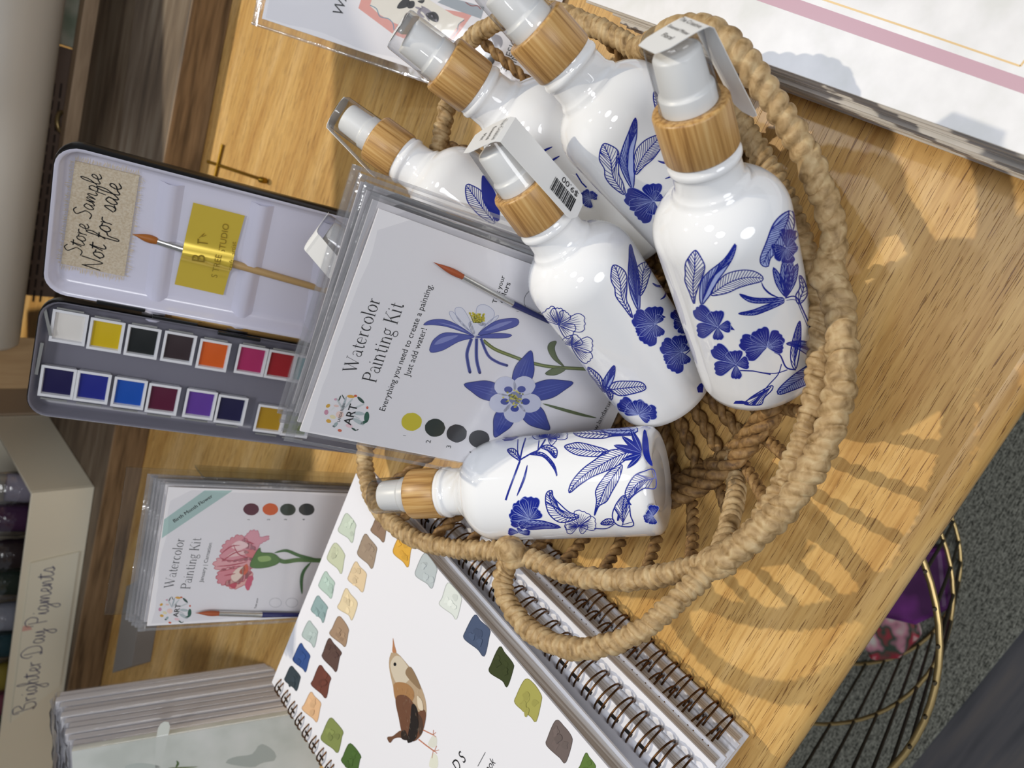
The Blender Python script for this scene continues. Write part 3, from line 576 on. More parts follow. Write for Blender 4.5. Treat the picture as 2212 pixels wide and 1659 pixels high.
def decE(mb, S):
    l = lambda Z, o, b, t, **k: leaf(mb, S, Z(*o), Z(*b)[0], Z(*t)[0], BLUE, **k)
    l(Z2, (900, 603, 872, 680, 872, 740, 900, 800, 910, 870, 975, 960, 1050, 1055, 1030, 970, 1000, 900, 1003, 800, 1000, 690, 960, 630), (1046, 1046), (902, 608), n=15)
    l(Z2, (1175, 577, 1110, 600, 1085, 650, 1098, 740, 1112, 865, 1160, 800, 1190, 710, 1212, 620), (1114, 860), (1185, 585), n=11)
    l(Z2, (1035, 425, 1022, 560, 1015, 650, 1020, 760, 1045, 880, 1105, 990, 1115, 880, 1110, 740, 1090, 620, 1060, 510), (1100, 980), (1037, 430), n=16, ang=12, fill=BLUEF)
    ribbon(mb, S, smooth2(Z2(1220, 755, 1260, 780, 1330, 788)), 5, BLUE, 2, True); ribbon(mb, S, smooth2(Z2(1288, 897, 1325, 870, 1345, 810)), 4, BLUE, 2, True)
    petals(mb, S, Z2(1245, 1105)[0], pc(0, (-190, -65, 130), (-165, 75, 85), (-85, 175, 130), (45, 105, 80), (-15, -150, 135), (50, -70, 60)), BLUE, BLUEV); poly(mb, S, Z2(1285, 1020, 1338, 1046, 1290, 1070), BLUE, 1)
    petals(mb, S, Z2(1470, 1345)[0], pc(0, (-175, -70, 120), (-150, 75, 85), (-75, 170, 120), (45, 100, 75), (-20, -145, 120), (45, -60, 60)), BLUE, BLUEV); ribbon(mb, S, smooth2(Z2(1500, 1365, 1540, 1330, 1555, 1295)), 2, BLUE)
    petals(mb, S, Z2(1485, 1100)[0], pc(0, (-85, -110, 90), (-85, 5, 80), (-10, 90, 70)), BLUE, BLUEV)
    petals(mb, S, Z2(420, 1110)[0], pc(0, (-110, -125, 110), (-20, -140, 90), (75, -105, 85), (230, -20, 130), (130, 75, 110)), BLUE, BLUEV, open_=True)
    petals(mb, S, Z2(530, 1290)[0], pc(0, (-45, -75, 80), (70, -70, 90), (185, -10, 110), (165, 125, 90)), BLUE, BLUEV, open_=True)
    l(Z2, (672, 1472, 690, 1540, 740, 1600, 800, 1690, 800, 1600, 760, 1530), (795, 1680), (675, 1478), n=9); l(Z2, (895, 1458, 830, 1540, 795, 1620, 820, 1690, 870, 1620, 900, 1530), (820, 1680), (893, 1463), n=9, ang=15, fill=BLUEF)
    l(Z2, (850, 1660, 900, 1600, 1010, 1592, 1120, 1600, 1165, 1640, 1150, 1670, 1050, 1700, 940, 1715), (855, 1670), (1160, 1645), n=12, ang=48)
    l(Z3, (795, -20, 830, 30, 870, 95, 885, 40, 850, -10), (870, 85), (800, -15), n=6)
    petals(mb, S, Z3(1105, 220)[0], pc(0, (-165, -120, 110), (-45, -120, 120), (65, -100, 105), (155, -30, 105), (95, 50, 55), (-120, -30, 50)), BLUE, BLUEV)
    poly(mb, S, Z2(1600, 1650, 1625, 1615, 1660, 1605, 1650, 1690, 1610, 1690), BLUE, 1)
def decF(mb, S):
    l = lambda Z, o, b, t, **k: leaf(mb, S, Z(*o), Z(*b)[0], Z(*t)[0], BLUE, **k)
    l(Z3, (470, 495, 530, 468, 600, 460, 720, 487, 850, 532, 760, 575, 650, 575, 550, 555), (850, 532), (474, 497), n=13)
    l(Z3, (512, 888, 530, 800, 620, 690, 740, 600, 830, 535, 940, 515, 1040, 520, 1060, 555, 960, 630, 880, 680, 720, 745, 600, 820), (1040, 535), (516, 882), mid=Z3(790, 670), n=22)
    l(Z3, (727, 1080, 745, 960, 738, 870, 790, 780, 860, 700, 960, 645, 940, 760, 875, 880, 830, 960, 765, 1000), (955, 655), (730, 1074), mid=Z3(830, 850), n=18)
    for q in (((1130, 540), (1040, 350)), ((1130, 545), (960, 405)), ((1130, 550), (890, 482)), ((1130, 555), (960, 610)), ((1130, 560), (1005, 680))):
        b, e = Z3(*q[0])[0], Z3(*q[1])[0]; mx, my = (b[0] + e[0]) / 2, (b[1] + e[1]) / 2; nx, ny = -(e[1] - b[1]) * .13, (e[0] - b[0]) * .13; o = [b, (mx + nx, my + ny), e, (mx - nx, my - ny)]
        poly(mb, S, smooth2(o, 20, True), BLUE, 2); ribbon(mb, S, [b, e], .8, BLUEV, 3, True)
    l(Z3, (1155, 350, 1140, 450, 1150, 560, 1185, 625, 1222, 655, 1195, 560, 1180, 430), (1215, 645), (1160, 355), n=8, ang=12, fill=BLUE)
    l(Z3, (545, 378, 620, 348, 760, 350, 880, 388, 1060, 395, 880, 405, 800, 422, 640, 418), (1050, 398), (550, 380), n=14)
    l(Z3, (640, 350, 800, 332, 960, 335, 1080, 322, 1080, 375, 900, 385, 760, 365), (1070, 350), (650, 350), n=10, fill=BLUEF)
    l(Z3, (1040, 990, 990, 905, 1010, 830, 1070, 740, 1150, 705, 1235, 692, 1250, 843, 1150, 850, 1060, 910, 1020, 960), (1240, 765), (1030, 980), mid=Z3(1090, 820), n=16)
    l(Z3, (985, 908, 920, 970, 880, 1070, 900, 1140, 960, 1172, 1060, 1165, 1035, 1080, 1025, 1000), (960, 1165), (985, 915), n=12, ang=30)
    poly(mb, S, smooth2(Z3(930, 1070, 942, 1090, 935, 1120, 920, 1125, 922, 1095), 16, True), BLUE, 3)
    petals(mb, S, Z3(175, 1112)[0], pc(0, (-110, -155, 115), (0, -195, 140), (85, -75, 90), (-165, -70, 110), (-165, 20, 90), (-90, 65, 60)), BLUE, BLUEV)
    l(Z3, (365, 866, 318, 890, 312, 980, 350, 1080, 450, 1140, 600, 1090, 510, 1050, 430, 980, 375, 920), (590, 1088), (366, 872), mid=Z3(400, 1040), n=16)
    petals(mb, S, Z3(595, 1165)[0], pc(0, (40, -120, 120), (145, -25, 100), (-120, -20, 80), (-110, 40, 70), (60, 45, 70)), BLUE, BLUEV, open_=True)
    l(Z3, (75, 1140, 170, 1120, 300, 1130, 440, 1180, 300, 1190, 160, 1195), (440, 1180), (80, 1142), n=10, ang=14, fill=BLUEF)
    l(Z3, (780, 1150, 830, 1110, 890, 1115, 880, 1150, 830, 1160), (885, 1135), (785, 1150), n=6)
    petals(mb, S, Z3(1225, 1085)[0], pc(0, (10, -95, 75), (-60, -25, 60), (-75, 30, 60), (0, 70, 60)), BLUE, BLUEV)
    for p, w in (((-30, 950, 0, 860, 90, 620), 4), ((90, 620, 110, 520, 140, 420), 3), ((85, 600, 72, 520, 75, 430), 2), ((95, 605, 190, 550, 250, 520, 310, 430), 3), ((245, 520, 255, 440), 2), ((725, 1190, 830, 1190, 900, 1150), 2)): ribbon(mb, S, smooth2(Z3(*p)), w, BLUE)
    l(Z3, (-15, 520, 40, 512, 80, 560, 92, 612, 50, 590, 10, 560), (90, 608), (-10, 520), n=6); l(Z3, (170, 560, 280, 545, 380, 640, 408, 750, 380, 680, 290, 580), (175, 560), (405, 742), mid=Z3(300, 580), n=12, ang=20)
    l(Z3, (270, 500, 330, 480, 400, 510, 408, 560, 388, 590, 330, 530), (275, 500), (388, 585), n=7)
    petals(mb, S, Z3(330, 415)[0], pc(0, (-130, -30, 60), (-60, -45, 60), (170, -30, 70), (60, 45, 60), (90, -45, 70)), BLUE, BLUEV, open_=True)
    ribbon(mb, S, smooth2(Z3(155, 650, 125, 770, 65, 915)), 5, BLUE, 2, True); poly(mb, S, Z7(2070, 405, 2212, 398, 2260, 410, 2200, 440, 2130, 445), BLUE, 1)
    petals(mb, S, Z3(80, 1225)[0], pc(0, (-90, -10, 50), (100, 0, 40), (20, -30, 60)), BLUE, BLUEV)
def decB(mb, S):
    l = lambda Z, o, b, t, **k: leaf(mb, S, Z(*o), Z(*b)[0], Z(*t)[0], BLUE, **k)
    l(Z1, (800, 1232, 768, 1350, 812, 1440, 820, 1510, 880, 1590, 985, 1660, 970, 1560, 935, 1480, 935, 1360, 930, 1290, 875, 1245), (982, 1655), (802, 1238), n=15)
    l(Z1, (1290, 1150, 1170, 1190, 1090, 1270, 1065, 1360, 1072, 1490, 1150, 1420, 1240, 1340, 1320, 1210), (1074, 1484), (1290, 1160), mid=Z1(1160, 1310), n=16)
    l(Z1, (1078, 1005, 1010, 1150, 950, 1320, 955, 1440, 1050, 1610, 1068, 1470, 1060, 1310, 1088, 1150), (1045, 1600), (1077, 1012), n=16, ang=12, fill=BLUEF)
    ribbon(mb, S, smooth2(Z1(1265, 1370, 1320, 1388, 1410, 1385)), 5, BLUE, 2, True); ribbon(mb, S, smooth2(Z1(1328, 1525, 1390, 1500, 1445, 1445)), 4, BLUE, 2, True)
    petals(mb, S, Z2(1235, 55)[0], pc(0, (-250, -45, 130), (-215, 45, 85), (-125, 165, 130), (-10, 120, 90), (-20, -150, 140), (60, -60, 90)), BLUE, BLUEV)
    l(Z1, (1238, 780, 1232, 860, 1268, 985, 1280, 900, 1260, 810), (1268, 980), (1240, 785), n=7)
    poly(mb, S, smooth2(Z2(1085, 405, 1120, 430, 1190, 470, 1190, 500, 1140, 480), 16, True), BLUE, 1); poly(mb, S, smooth2(Z2(1205, 560, 1260, 600, 1320, 660, 1250, 650), 14, True), BLUE, 1)
def decC(mb, S):
    ribbon(mb, S, smooth2(Z1(230, 1340, 290, 1290, 368, 1252)), 5, BLUE, 2, True); ribbon(mb, S, smooth2(Z1(270, 1406, 350, 1375, 430, 1330)), 5, BLUE, 2, True)
    leaf(mb, S, Z1(440, 1580, 480, 1562, 522, 1580, 490, 1610, 462, 1640), Z1(462, 1635)[0], Z1(515, 1580)[0], BLUE, n=6, fill=BLUEF)
    petals(mb, S, Z1(690, 1700)[0], pc(0, (-60, -70, 70), (-70, 10, 60), (-20, 70, 60), (40, -60, 60)), BLUE, BLUEV); ribbon(mb, S, Z1(570, 1480, 620, 1560, 660, 1600), 3, BLUE)
    leaf(mb, S, Z2(590, 30, 640, -10, 720, 0, 745, 40, 680, 30), Z2(600, 28)[0], Z2(740, 35)[0], BLUE, n=6, fill=BLUE)
def decD(mb, S):
    leaf(mb, S, Z5(1805, 1580, 1810, 1700, 1870, 1790, 1960, 1870, 2050, 1905, 2010, 1790, 1950, 1650, 1870, 1590), Z5(2040, 1895)[0], Z5(1810, 1590)[0], BLUE, n=14)
    leaf(mb, S, Z5(1945, 1500, 1945, 1680, 1990, 1780, 2075, 1890, 2085, 1780, 2050, 1650, 2000, 1560), Z5(2075, 1880)[0], Z5(1950, 1510)[0], BLUE, n=14, ang=14, fill=BLUE)
    leaf(mb, S, Z6(2100, 100, 2200, 160, 2300, 250, 2250, 280, 2150, 210), Z6(2110, 110)[0], Z6(2290, 260)[0], BLUE, n=8, fill=BLUE)
BOT = {'A': ((.0059, .1238, .0317), (.6509, -.112, .7509)), 'E': ((-.0036, .1743, .0185), (.6494, .1123, .7521)), 'B': ((.0604, .1387, .0256), (.5827, .2924, .7583)), 'C': ((.0776, .1844, .012), (.4761, .3673, .799)),
       'D': ((.0532, .2274, .019), (.5804, .6081, .5417)), 'F': ((-.0426, .1634, .0441), (-.1045, .9539, .2815)), 'G': ((-.0056, .2554, .006), (.552, .4, .73))}
BOTTLE = {}
def place_bottles():
    st = cap_sticker
    BOTTLE['A'] = bottle(*BOT['A'], 'frontmost white blue-flowered spray bottle, its cap beside the tall right handle', decA, lambda *q: st(*q, toward=UP * -.05 + V((.75, -.55, 0)), length=.037, wide=.014, flare=.002, barcode=True))
    BOTTLE['E'] = bottle(*BOT['E'], 'white blue-flowered spray bottle wearing the barcode price sticker, leaning over the painting kit', decE, lambda *q: st(*q, toward=V((.30, -.88, .2)), length=.043, wide=.0165, barcode=True, words=('The Creative', 'Essential', 'Mist')))
    BOTTLE['B'] = bottle(*BOT['B'], 'white blue-flowered spray bottle whose cap is cut off by the photo edge', decB)
    BOTTLE['C'] = bottle(*BOT['C'], 'white spray bottle at the back with a folded paper label across its cap top', decC, lambda *q: st(*q, toward=V((.7, .5, -.4)), length=.006, wide=.0095, words=('The Creative', 'Mist')))
    BOTTLE['D'] = bottle(*BOT['D'], 'white spray bottle just behind the painting kits, its dark-grained collar showing', decD, lambda *q: st(*q, toward=V((-.75, -.2, -.3)), length=.034, wide=.011, words=None, over=.9))
    BOTTLE['F'] = bottle(*BOT['F'], 'white blue-flowered spray bottle lying across the basket onto the sketchbooks', decF)
    BOTTLE['G'] = bottle(*BOT['G'], 'mostly hidden spray bottle showing only its clear cap between tin and painting kit', None, lambda *q: st(*q, toward=V((-.8, -.35, 0)), length=.02, wide=.016, words=None, over=.9))
place_bottles()
#@@PART2
# ------------------------------------------------------------------ painting kits
def obox(mb, o, ex, ey, n, w, h, th, m): mb.box(o, ex * w, ey * h, n * (-th), m)   # o = top left of the FRONT face
def sleeve_part(t, o, ex, ey, n, w, h, th, mr=.0055, mt=.009):
    mb = MB(); q = o - ex * mr - ey * mt * .6 + n * .0007; ww = w + 2 * mr; hh = h + mt * .6 + .003; rows = []
    for i in range(9):
        row = []
        for j in range(9):
            u, v = i / 8, j / 8; e = min(u, 1 - u, v, 1 - v); row.append(q + ex * ww * u + ey * hh * v + n * (.0009 * min(1, e * 6) + random.uniform(-.0002, .0002) - (.0016 if e == 0 else 0)))
        rows.append(row)
    mb.grid(rows, SLEEVE)
    mb.grid([[p - n * (th + .0012) * (1 if 0 < i < 8 and 0 < j < 8 else .4) for j, p in enumerate(r)] for i, r in enumerate(rows)], SLEEVE)
    s = MB()
    for a, b, wd in ((q, q + ex * ww, ey * .004), (q, q + ey * hh, ex * .0016), (q + ex * (ww - .0016), q + ex * (ww - .0016) + ey * hh, ex * .0016)):
        pr = []
        for k in range(31):
            p = a.lerp(b, k / 30) - n * .0005; f1, f2 = math.sin(k * .9 + o.x * 900) * .5 + math.sin(k * .37 + o.y * 700) * .5, math.sin(k * .6 + o.z * 800); pr.append([p + n * f1 * .0003, p + wd * .5 + n * (.0004 + .0005 * f2), p + wd + n * f1 * .0002])
        s.grid(pr, SEAM)
    o1 = mb.build('sleeve', t); s.build('sleeve_seam', o1)
def brush(t, S, tip, fer0, fer1, end, r, hand, off=.0028, parent_thing=False, bris='#a4512c'):
    P = lambda q: S.hit(*q, off)
    hb = MB(); a, b = P(fer1), P(end); hb.tube([a, a.lerp(b, .3), a.lerp(b, .6), b], lambda k: r * (1.05 - .25 * k), hand, 14)
    h = hb.build('brush_handle' if t else 'handle', t)
    f = MB(); a, b = P(fer0), P(fer1); f.tube([a, a.lerp(b, .4), a.lerp(b, .78), a.lerp(b, .8), a.lerp(b, .86), a.lerp(b, .88), b], lambda k: r * (.92 + .12 * k), STEEL, 16); f.build('ferrule', h)
    br = MB(); a, b = P(fer0), P(tip); br.tube([a.lerp(b, k / 8) for k in range(9)], lambda k: r * (.8 + .5 * math.sin(math.pi * min(1, k * 1.1)) * .6) * max(.06, (1 - k ** 2.2)), mat('bristle_' + bris.strip('#'), bris, rough=.5), 12); br.build('bristles', h)
    return h
NAVY = mat('navy_handle', '#1b2360', rough=.25, coat=.5)
def logo(mb, S, cx, cy, k, sx=1.0):
    R = random.Random(5); z = lambda x, y: (cx + x * k * sx, cy + y * k)
    def blob(x, y, rx, ry, an, c, lay=2):
        q = [z(x + rx * math.cos(t) * math.cos(an) - ry * math.sin(t) * math.sin(an), y + rx * math.cos(t) * math.sin(an) + ry * math.sin(t) * math.cos(an)) for t in [2 * math.pi * i / 12 for i in range(12)]]; poly(mb, S, q, ink(c), lay)
    for b in ((-95, -120, 14, 10, 0, '#d6a0b4'), (-60, -130, 6, 26, .4, '#3c4a44'), (-30, -140, 5, 24, -.5, '#3c4a44'), (35, -145, 34, 13, .1, '#dba53c'), (75, -150, 14, 10, .2, '#c9563c'), (120, -115, 40, 13, .75, '#23463a'), (-160, -65, 20, 14, -.6, '#d8a83a'), (-175, -10, 18, 22, .2, '#cf93a8'), (-155, 65, 22, 16, .3, '#dba93e'), (-120, 30, 26, 16, .3, '#ebe0b4'), (-90, -65, 22, 10, .1, '#e9c9c0'), (-60, -80, 8, 60, -.5, '#c3cbcc'), (-20, -90, 8, 60, .3, '#aab6ba'), (15, -85, 8, 56, .7, '#c3cbcc'), (100, -60, 60, 8, -.4, '#c9cfd0'), (175, -50, 10, 12, 0, '#cf5c46'), (170, 30, 22, 46, .1, '#1f5a47'), (150, 75, 34, 12, -.4, '#1f5a47'), (105, 0, 48, 16, .1, '#b4c0c2'), (100, 70, 56, 18, .5, '#b4c0c2'), (60, 20, 60, 6, .5, '#c9cfd0'), (-60, 10, 34, 30, 0, '#f0d2c8', 1), (-95, 95, 14, 26, .7, '#9fb0b0'), (-110, 110, 12, 8, .4, '#2c3d38'), (20, 105, 30, 16, .2, '#ecc9cf'), (-60, 145, 18, 12, .2, '#d0674a'), (60, 135, 24, 8, .6, '#2c4a40'), (90, 140, 12, 5, -.5, '#555b58'), (-120, -40, 4, 22, .8, '#dfe3e0')): blob(*b)
def dot(mb, S, x, y, rx, ry, c, lay=2):
    rnd = random.Random(int(x)); q = [(x + rx * (1 + rnd.uniform(-.03, .03)) * math.cos(t), y + ry * (1 + rnd.uniform(-.03, .03)) * math.sin(t)) for t in [2 * math.pi * i / 22 for i in range(22)]]
    poly(mb, S, q, mat('paint_' + c.strip('#'), c, rough=.3), lay)
def washed(mb, S, pts, c, edge, lay=1, n=0, w=1.0, ruff=0):
    q = smooth2(pts, len(pts) * 6, True)
    if ruff: cx, cy = sum(p[0] for p in q) / len(q), sum(p[1] for p in q) / len(q); q = [(cx + (p[0] - cx) * (1 + ruff * (.5 if k % 3 else -1) * random.uniform(.3, 1)), cy + (p[1] - cy) * (1 + ruff * (.5 if k % 3 else -1) * random.uniform(.3, 1))) for k, p in enumerate(q)]
    poly(mb, S, q, ink(c), lay); ribbon(mb, S, q, w, ink(edge), lay + 1, closed=True)
def columbine(mb, S):
    l = lambda *p: Z6(*p)
    for w in ((1660, 1010, 1690, 1000, 1760, 1080, 1860, 1190, 1800, 1160, 1700, 1080), (1710, 975, 1770, 970, 1830, 1060, 1880, 1190, 1800, 1140, 1730, 1060), (1900, 960, 1960, 940, 2030, 980, 2045, 1030, 2010, 1090, 1930, 1120, 1890, 1060), (1830, 1090, 1960, 1095, 1965, 1130, 1900, 1200, 1860, 1190), (2080, 1030, 2060, 1070, 1940, 1180, 1910, 1190, 1990, 1090)): washed(mb, S, l(*w), '#dfe0ea', '#a9aecb', 1)
    R = random.Random(2)
    for i in range(40):
        x, y = R.uniform(1830, 1960), R.uniform(1010, 1080); ribbon(mb, S, Z6(x, y, 1890 + (x - 1890) * .4, 1095), 1.8, ink('#b9b02a' if i % 3 else '#6f7a1c'), 4); dot(mb, S, *Z6(x, y)[0], 2.2, 2.2, '#d3c63a', 5)
    B1, B2 = '#3f4a9c', '#22307e'
    for w in ((1440, 1112, 1500, 1072, 1620, 1068, 1740, 1118, 1872, 1208, 1800, 1182, 1640, 1128, 1520, 1112), (1500, 1345, 1500, 1290, 1540, 1225, 1640, 1178, 1875, 1212, 1740, 1255, 1600, 1330), (1905, 1198, 1990, 1118, 2090, 1068, 2235, 1058, 2235, 1120, 2060, 1172), (1880, 1216, 2050, 1184, 2190, 1194, 2150, 1222, 2000, 1226)): washed(mb, S, l(*w), '#4d57a6', B2, 3)
    for w in ((1560, 1090, 1700, 1118, 1800, 1168, 1660, 1118), (1530, 1280, 1600, 1220, 1740, 1200, 1620, 1260), (1960, 1165, 2080, 1100, 2200, 1080, 2070, 1140)): poly(mb, S, smooth2(l(*w), 20, True), ink('#8088c4'), 5)
    for p, w in (((1850, 1230, 1812, 1350, 1820, 1440, 1836, 1515), 7), ((1893, 1228, 1893, 1400, 1920, 1520), 7), ((1930, 1228, 1990, 1370, 2070, 1430, 2150, 1458), 6)):
        q = smooth2(l(*p), 20); ribbon(mb, S, q, w, ink('#5560aa'), 3); ribbon(mb, S, q, w * .4, ink('#2a357f'), 4); dot(mb, S, *q[-1], 3, 3, '#27306f', 5)
    G1 = '#5d6a3a'
    st = smooth2(Z6(1950, 1245, 2050, 1320, 2212, 1385) + Z2(150, 1425, 300, 1462, 450, 1478, 760, 1495), 40); ribbon(mb, S, st, 7.5, ink(G1), 1); ribbon(mb, S, st, 2.5, ink('#8a9450'), 2)
    for w in ((468, 1468, 375, 1405, 328, 1320, 345, 1265, 402, 1252, 385, 1310, 410, 1390), (480, 1490, 385, 1478, 305, 1530, 395, 1540)): washed(mb, S, Z2(*w), '#66724a', '#3f4a2c', 3)
    c = (1112, 859)
    for tip, wd in (((1002, 830), 40), ((1147, 757), 42), ((1238, 826), 40), ((1187, 928), 44), ((1068, 944), 42)):
        dx, dy = tip[0] - c[0], tip[1] - c[1]; L = math.hypot(dx, dy); ux, uy = dx / L, dy / L; P = [(c[0] + ux * L * a - uy * wd * b, c[1] + uy * L * a + ux * wd * b) for a, b in ((.05, .2), (.35, .46), (.6, .5), (.82, .28), (1, 0), (.82, -.28), (.6, -.5), (.35, -.46), (.05, -.2))]
        washed(mb, S, P, '#33439b', '#1d2a70', 4, w=1.4)
        for b in (-.2, 0, .2): ribbon(mb, S, [(c[0] + ux * L * .3 - uy * wd * b, c[1] + uy * L * .3 + ux * wd * b), (c[0] + ux * L * .85 - uy * wd * b * .5, c[1] + uy * L * .85 + ux * wd * b * .5)], 1.2, ink('#5a69b8'), 6, True)
    for an in (20, 92, 160, 232, 305):
        x, y = c[0] + 34 * math.cos(math.radians(an)), c[1] + 32 * math.sin(math.radians(an)); dot(mb, S, x, y, 24, 21, '#cfd2e4', 7); dot(mb, S, c[0] + 24 * math.cos(math.radians(an)), c[1] + 23 * math.sin(math.radians(an)), 9, 7, '#3a489a', 8)
    dot(mb, S, c[0], c[1], 14, 14, '#7f86a8', 9)
    for i in range(46):
        a_, r_ = R.uniform(0, 6.3), R.uniform(2, 22); dot(mb, S, c[0] - 4 + r_ * math.cos(a_), c[1] + r_ * math.sin(a_), 2.2, 1.7, '#d8cf58' if i % 3 else '#7d8030', 10)
    st = Z3(285, 125, 420, 165, 600, 215, 742, 247); ribbon(mb, S, smooth2(st), 7, ink('#5b6a45'), 3, True)
def kit_front(mb, S):
    strokes(mb, S, 'Watercolor', (767.7, 806), (822, 647), INK, SERIF, tall=1.18); strokes(mb, S, 'Painting Kit', (811, 828), (873, 658), INK, SERIF, tall=1.25)
    text(mb, S, 'Everything you need to create a painting.', (831, 888), (935, 616), INK, tall=1.1); text(mb, S, 'Just add water!', (884, 814), (922, 711), INK, tall=1.1)
    text(mb, S, 'Test your', (1072, 656), (1091, 597), INK, bold=.02); text(mb, S, 'colors', (1087, 655), (1103, 612), INK, bold=.02)
    text(mb, S, '1', (1120, 675), (1121.5, 670), INK); text(mb, S, '2', (1173, 693), (1176, 684), INK)
    text(mb, S, 'www.landarue', (1278, 951), (1322, 866), INK)
    logo(mb, S, 749, 893, .253); text(mb, S, 'LANDA RUEN', (734, 911), (746, 872), INK, 4, tall=1.3); text(mb, S, 'ART', (757.6, 919), (773, 875), INK, 4, bold=.02)
    for x, y, c in ((889, 911, '#cdbf2b'), (939.5, 924, '#1e2b25'), (986.5, 936, '#2b2d33'), (1035, 948, '#2a2a2e')): dot(mb, S, x, y, 22, 19.5, c)
    for s_, a_, b_ in (('1', (876, 943), (877.5, 938)), ('2', (929, 958), (932, 949)), ('3', (973, 969), (976, 960)), ('4', (1022, 982), (1025, 973))): text(mb, S, s_, a_, b_, GREYINK)
    q = [(1160 + 28 * math.cos(t), 650 + 26 * math.sin(t)) for t in [2 * math.pi * i / 30 for i in range(30)]]; ribbon(mb, S, q, .9, GREYINK, 2, closed=True)
    columbine(mb, S)
def center_kits():
    tl = V((-.0199, .2742, .1558)); tr = V((.0691, .2312, .1496)); bl = V((-.0535, .2251, .0135)); ex = (tr - tl).normalized(); ey = (bl - tl); H = ey.length; ey.normalize(); w = (tr - tl).length
    n = ex.cross(ey); n = n if n.dot(CAM - tl) > 0 else -n; n.normalize()
    labs = ('frontmost watercolor painting kit with blue columbine flowers, standing in the basket', 'sleeved kit directly behind the columbine painting kit', 'third sleeved kit back in the stack behind the columbine kit', 'rearmost sleeved kit of the stack leaning in the basket')
    for k in range(4):
        o = tl - n * (.0042 * k) + ex * (.0022 * k) - ey * (.0010 * k) ; e1 = (ex + ey * -.012 * k).normalized(); e2 = (ey - e1 * ey.dot(e1)).normalized()
        t = thing('painting_kit', o + e2 * H, labs[k], 'art kit', 'sleeved painting kits in the basket')
        c = MB(); obox(c, o, e1, e2, n, w, H, .0012, PAPER)
        S = Plane(o, n)
        if k == 0: kit_front(c, S)
        c.build('card', t)
        if k == 0: brush(t, S, (932, 563), (994, 594), (1101, 652), (1180, 690), .0015, NAVY)
        sleeve_part(t, o, e1, e2, n, w, H, .0012)
center_kits()
def carnation(mb, S):
    Z = zz(200, 960)
    for w, c, e in (((1290, 800, 1350, 735, 1410, 740, 1430, 790, 1500, 780, 1500, 810, 1430, 850, 1400, 900, 1320, 890, 1270, 850), '#e0a0ac', '#c7738a'), ((1090, 930, 1120, 850, 1220, 780, 1290, 790, 1400, 900, 1390, 980, 1290, 990, 1180, 1000, 1100, 980), '#dc97a0', '#c05a6c'), ((1030, 1040, 1070, 970, 1180, 990, 1330, 960, 1400, 980, 1350, 1060, 1200, 1060, 1100, 1080), '#e3a7ab', '#c25560'), ((1060, 1110, 1120, 1060, 1250, 1040, 1340, 1050, 1340, 1120, 1240, 1190, 1130, 1200, 1070, 1180), '#d98a93', '#b94658'), ((1130, 1180, 1240, 1120, 1320, 1080, 1370, 1120, 1330, 1240, 1300, 1200, 1200, 1235), '#e5b0a8', '#c25560')): washed(mb, S, Z(*w), c, e, 1, w=1.2, ruff=.10)
    for w, c in (((1180, 1130, 1230, 1060, 1300, 1040, 1290, 1100, 1220, 1170), '#ecd5c6'), ((1250, 1090, 1310, 1020, 1330, 1060, 1300, 1110), '#d8674c'), ((1180, 870, 1250, 820, 1330, 860, 1250, 900), '#f0cfcf'), ((1140, 960, 1240, 900, 1340, 920, 1240, 950), '#ebc3c3'), ((1300, 1200, 1330, 1130, 1370, 1130, 1330, 1245), '#cf5d76'), ((1160, 1200, 1230, 1180, 1210, 1230), '#c44d5e'), ((1290, 910, 1380, 900, 1400, 960, 1330, 960), '#d97d80')): poly(mb, S, smooth2(Z(*w), 24, True), ink(c), 4)
    for p in ((1100, 1000, 1200, 930, 1300, 900), (1200, 850, 1240, 930, 1330, 970), (1060, 1040, 1180, 1030, 1320, 1000), (1120, 1120, 1220, 1100), (1300, 820, 1380, 850), (1100, 930, 1180, 870, 1260, 860)): ribbon(mb, S, smooth2(Z(*p)), 2.4, ink('#b84a5c'), 5, True)
    washed(mb, S, Z(1345, 1040, 1370, 960, 1425, 880, 1440, 920, 1540, 930, 1600, 985, 1550, 1030, 1430, 1055), '#5a8040', '#37592c', 6); poly(mb, S, smooth2(Z(1410, 960, 1500, 950, 1520, 985, 1430, 1000), 16, True), ink('#9ab870'), 8)
    ribbon(mb, S, smooth2(Z(1590, 985, 1640, 1000, 1760, 985, 1960, 990)), 9, ink('#557a41'), 6); ribbon(mb, S, smooth2(Z(1550, 925, 1650, 905, 1770, 950, 1930, 985)), 7, ink('#46703c'), 7, True); ribbon(mb, S, smooth2(Z(1860, 1005, 1800, 1080, 1780, 1160, 1785, 1275)), 7, ink('#3f6b3a'), 7, True)
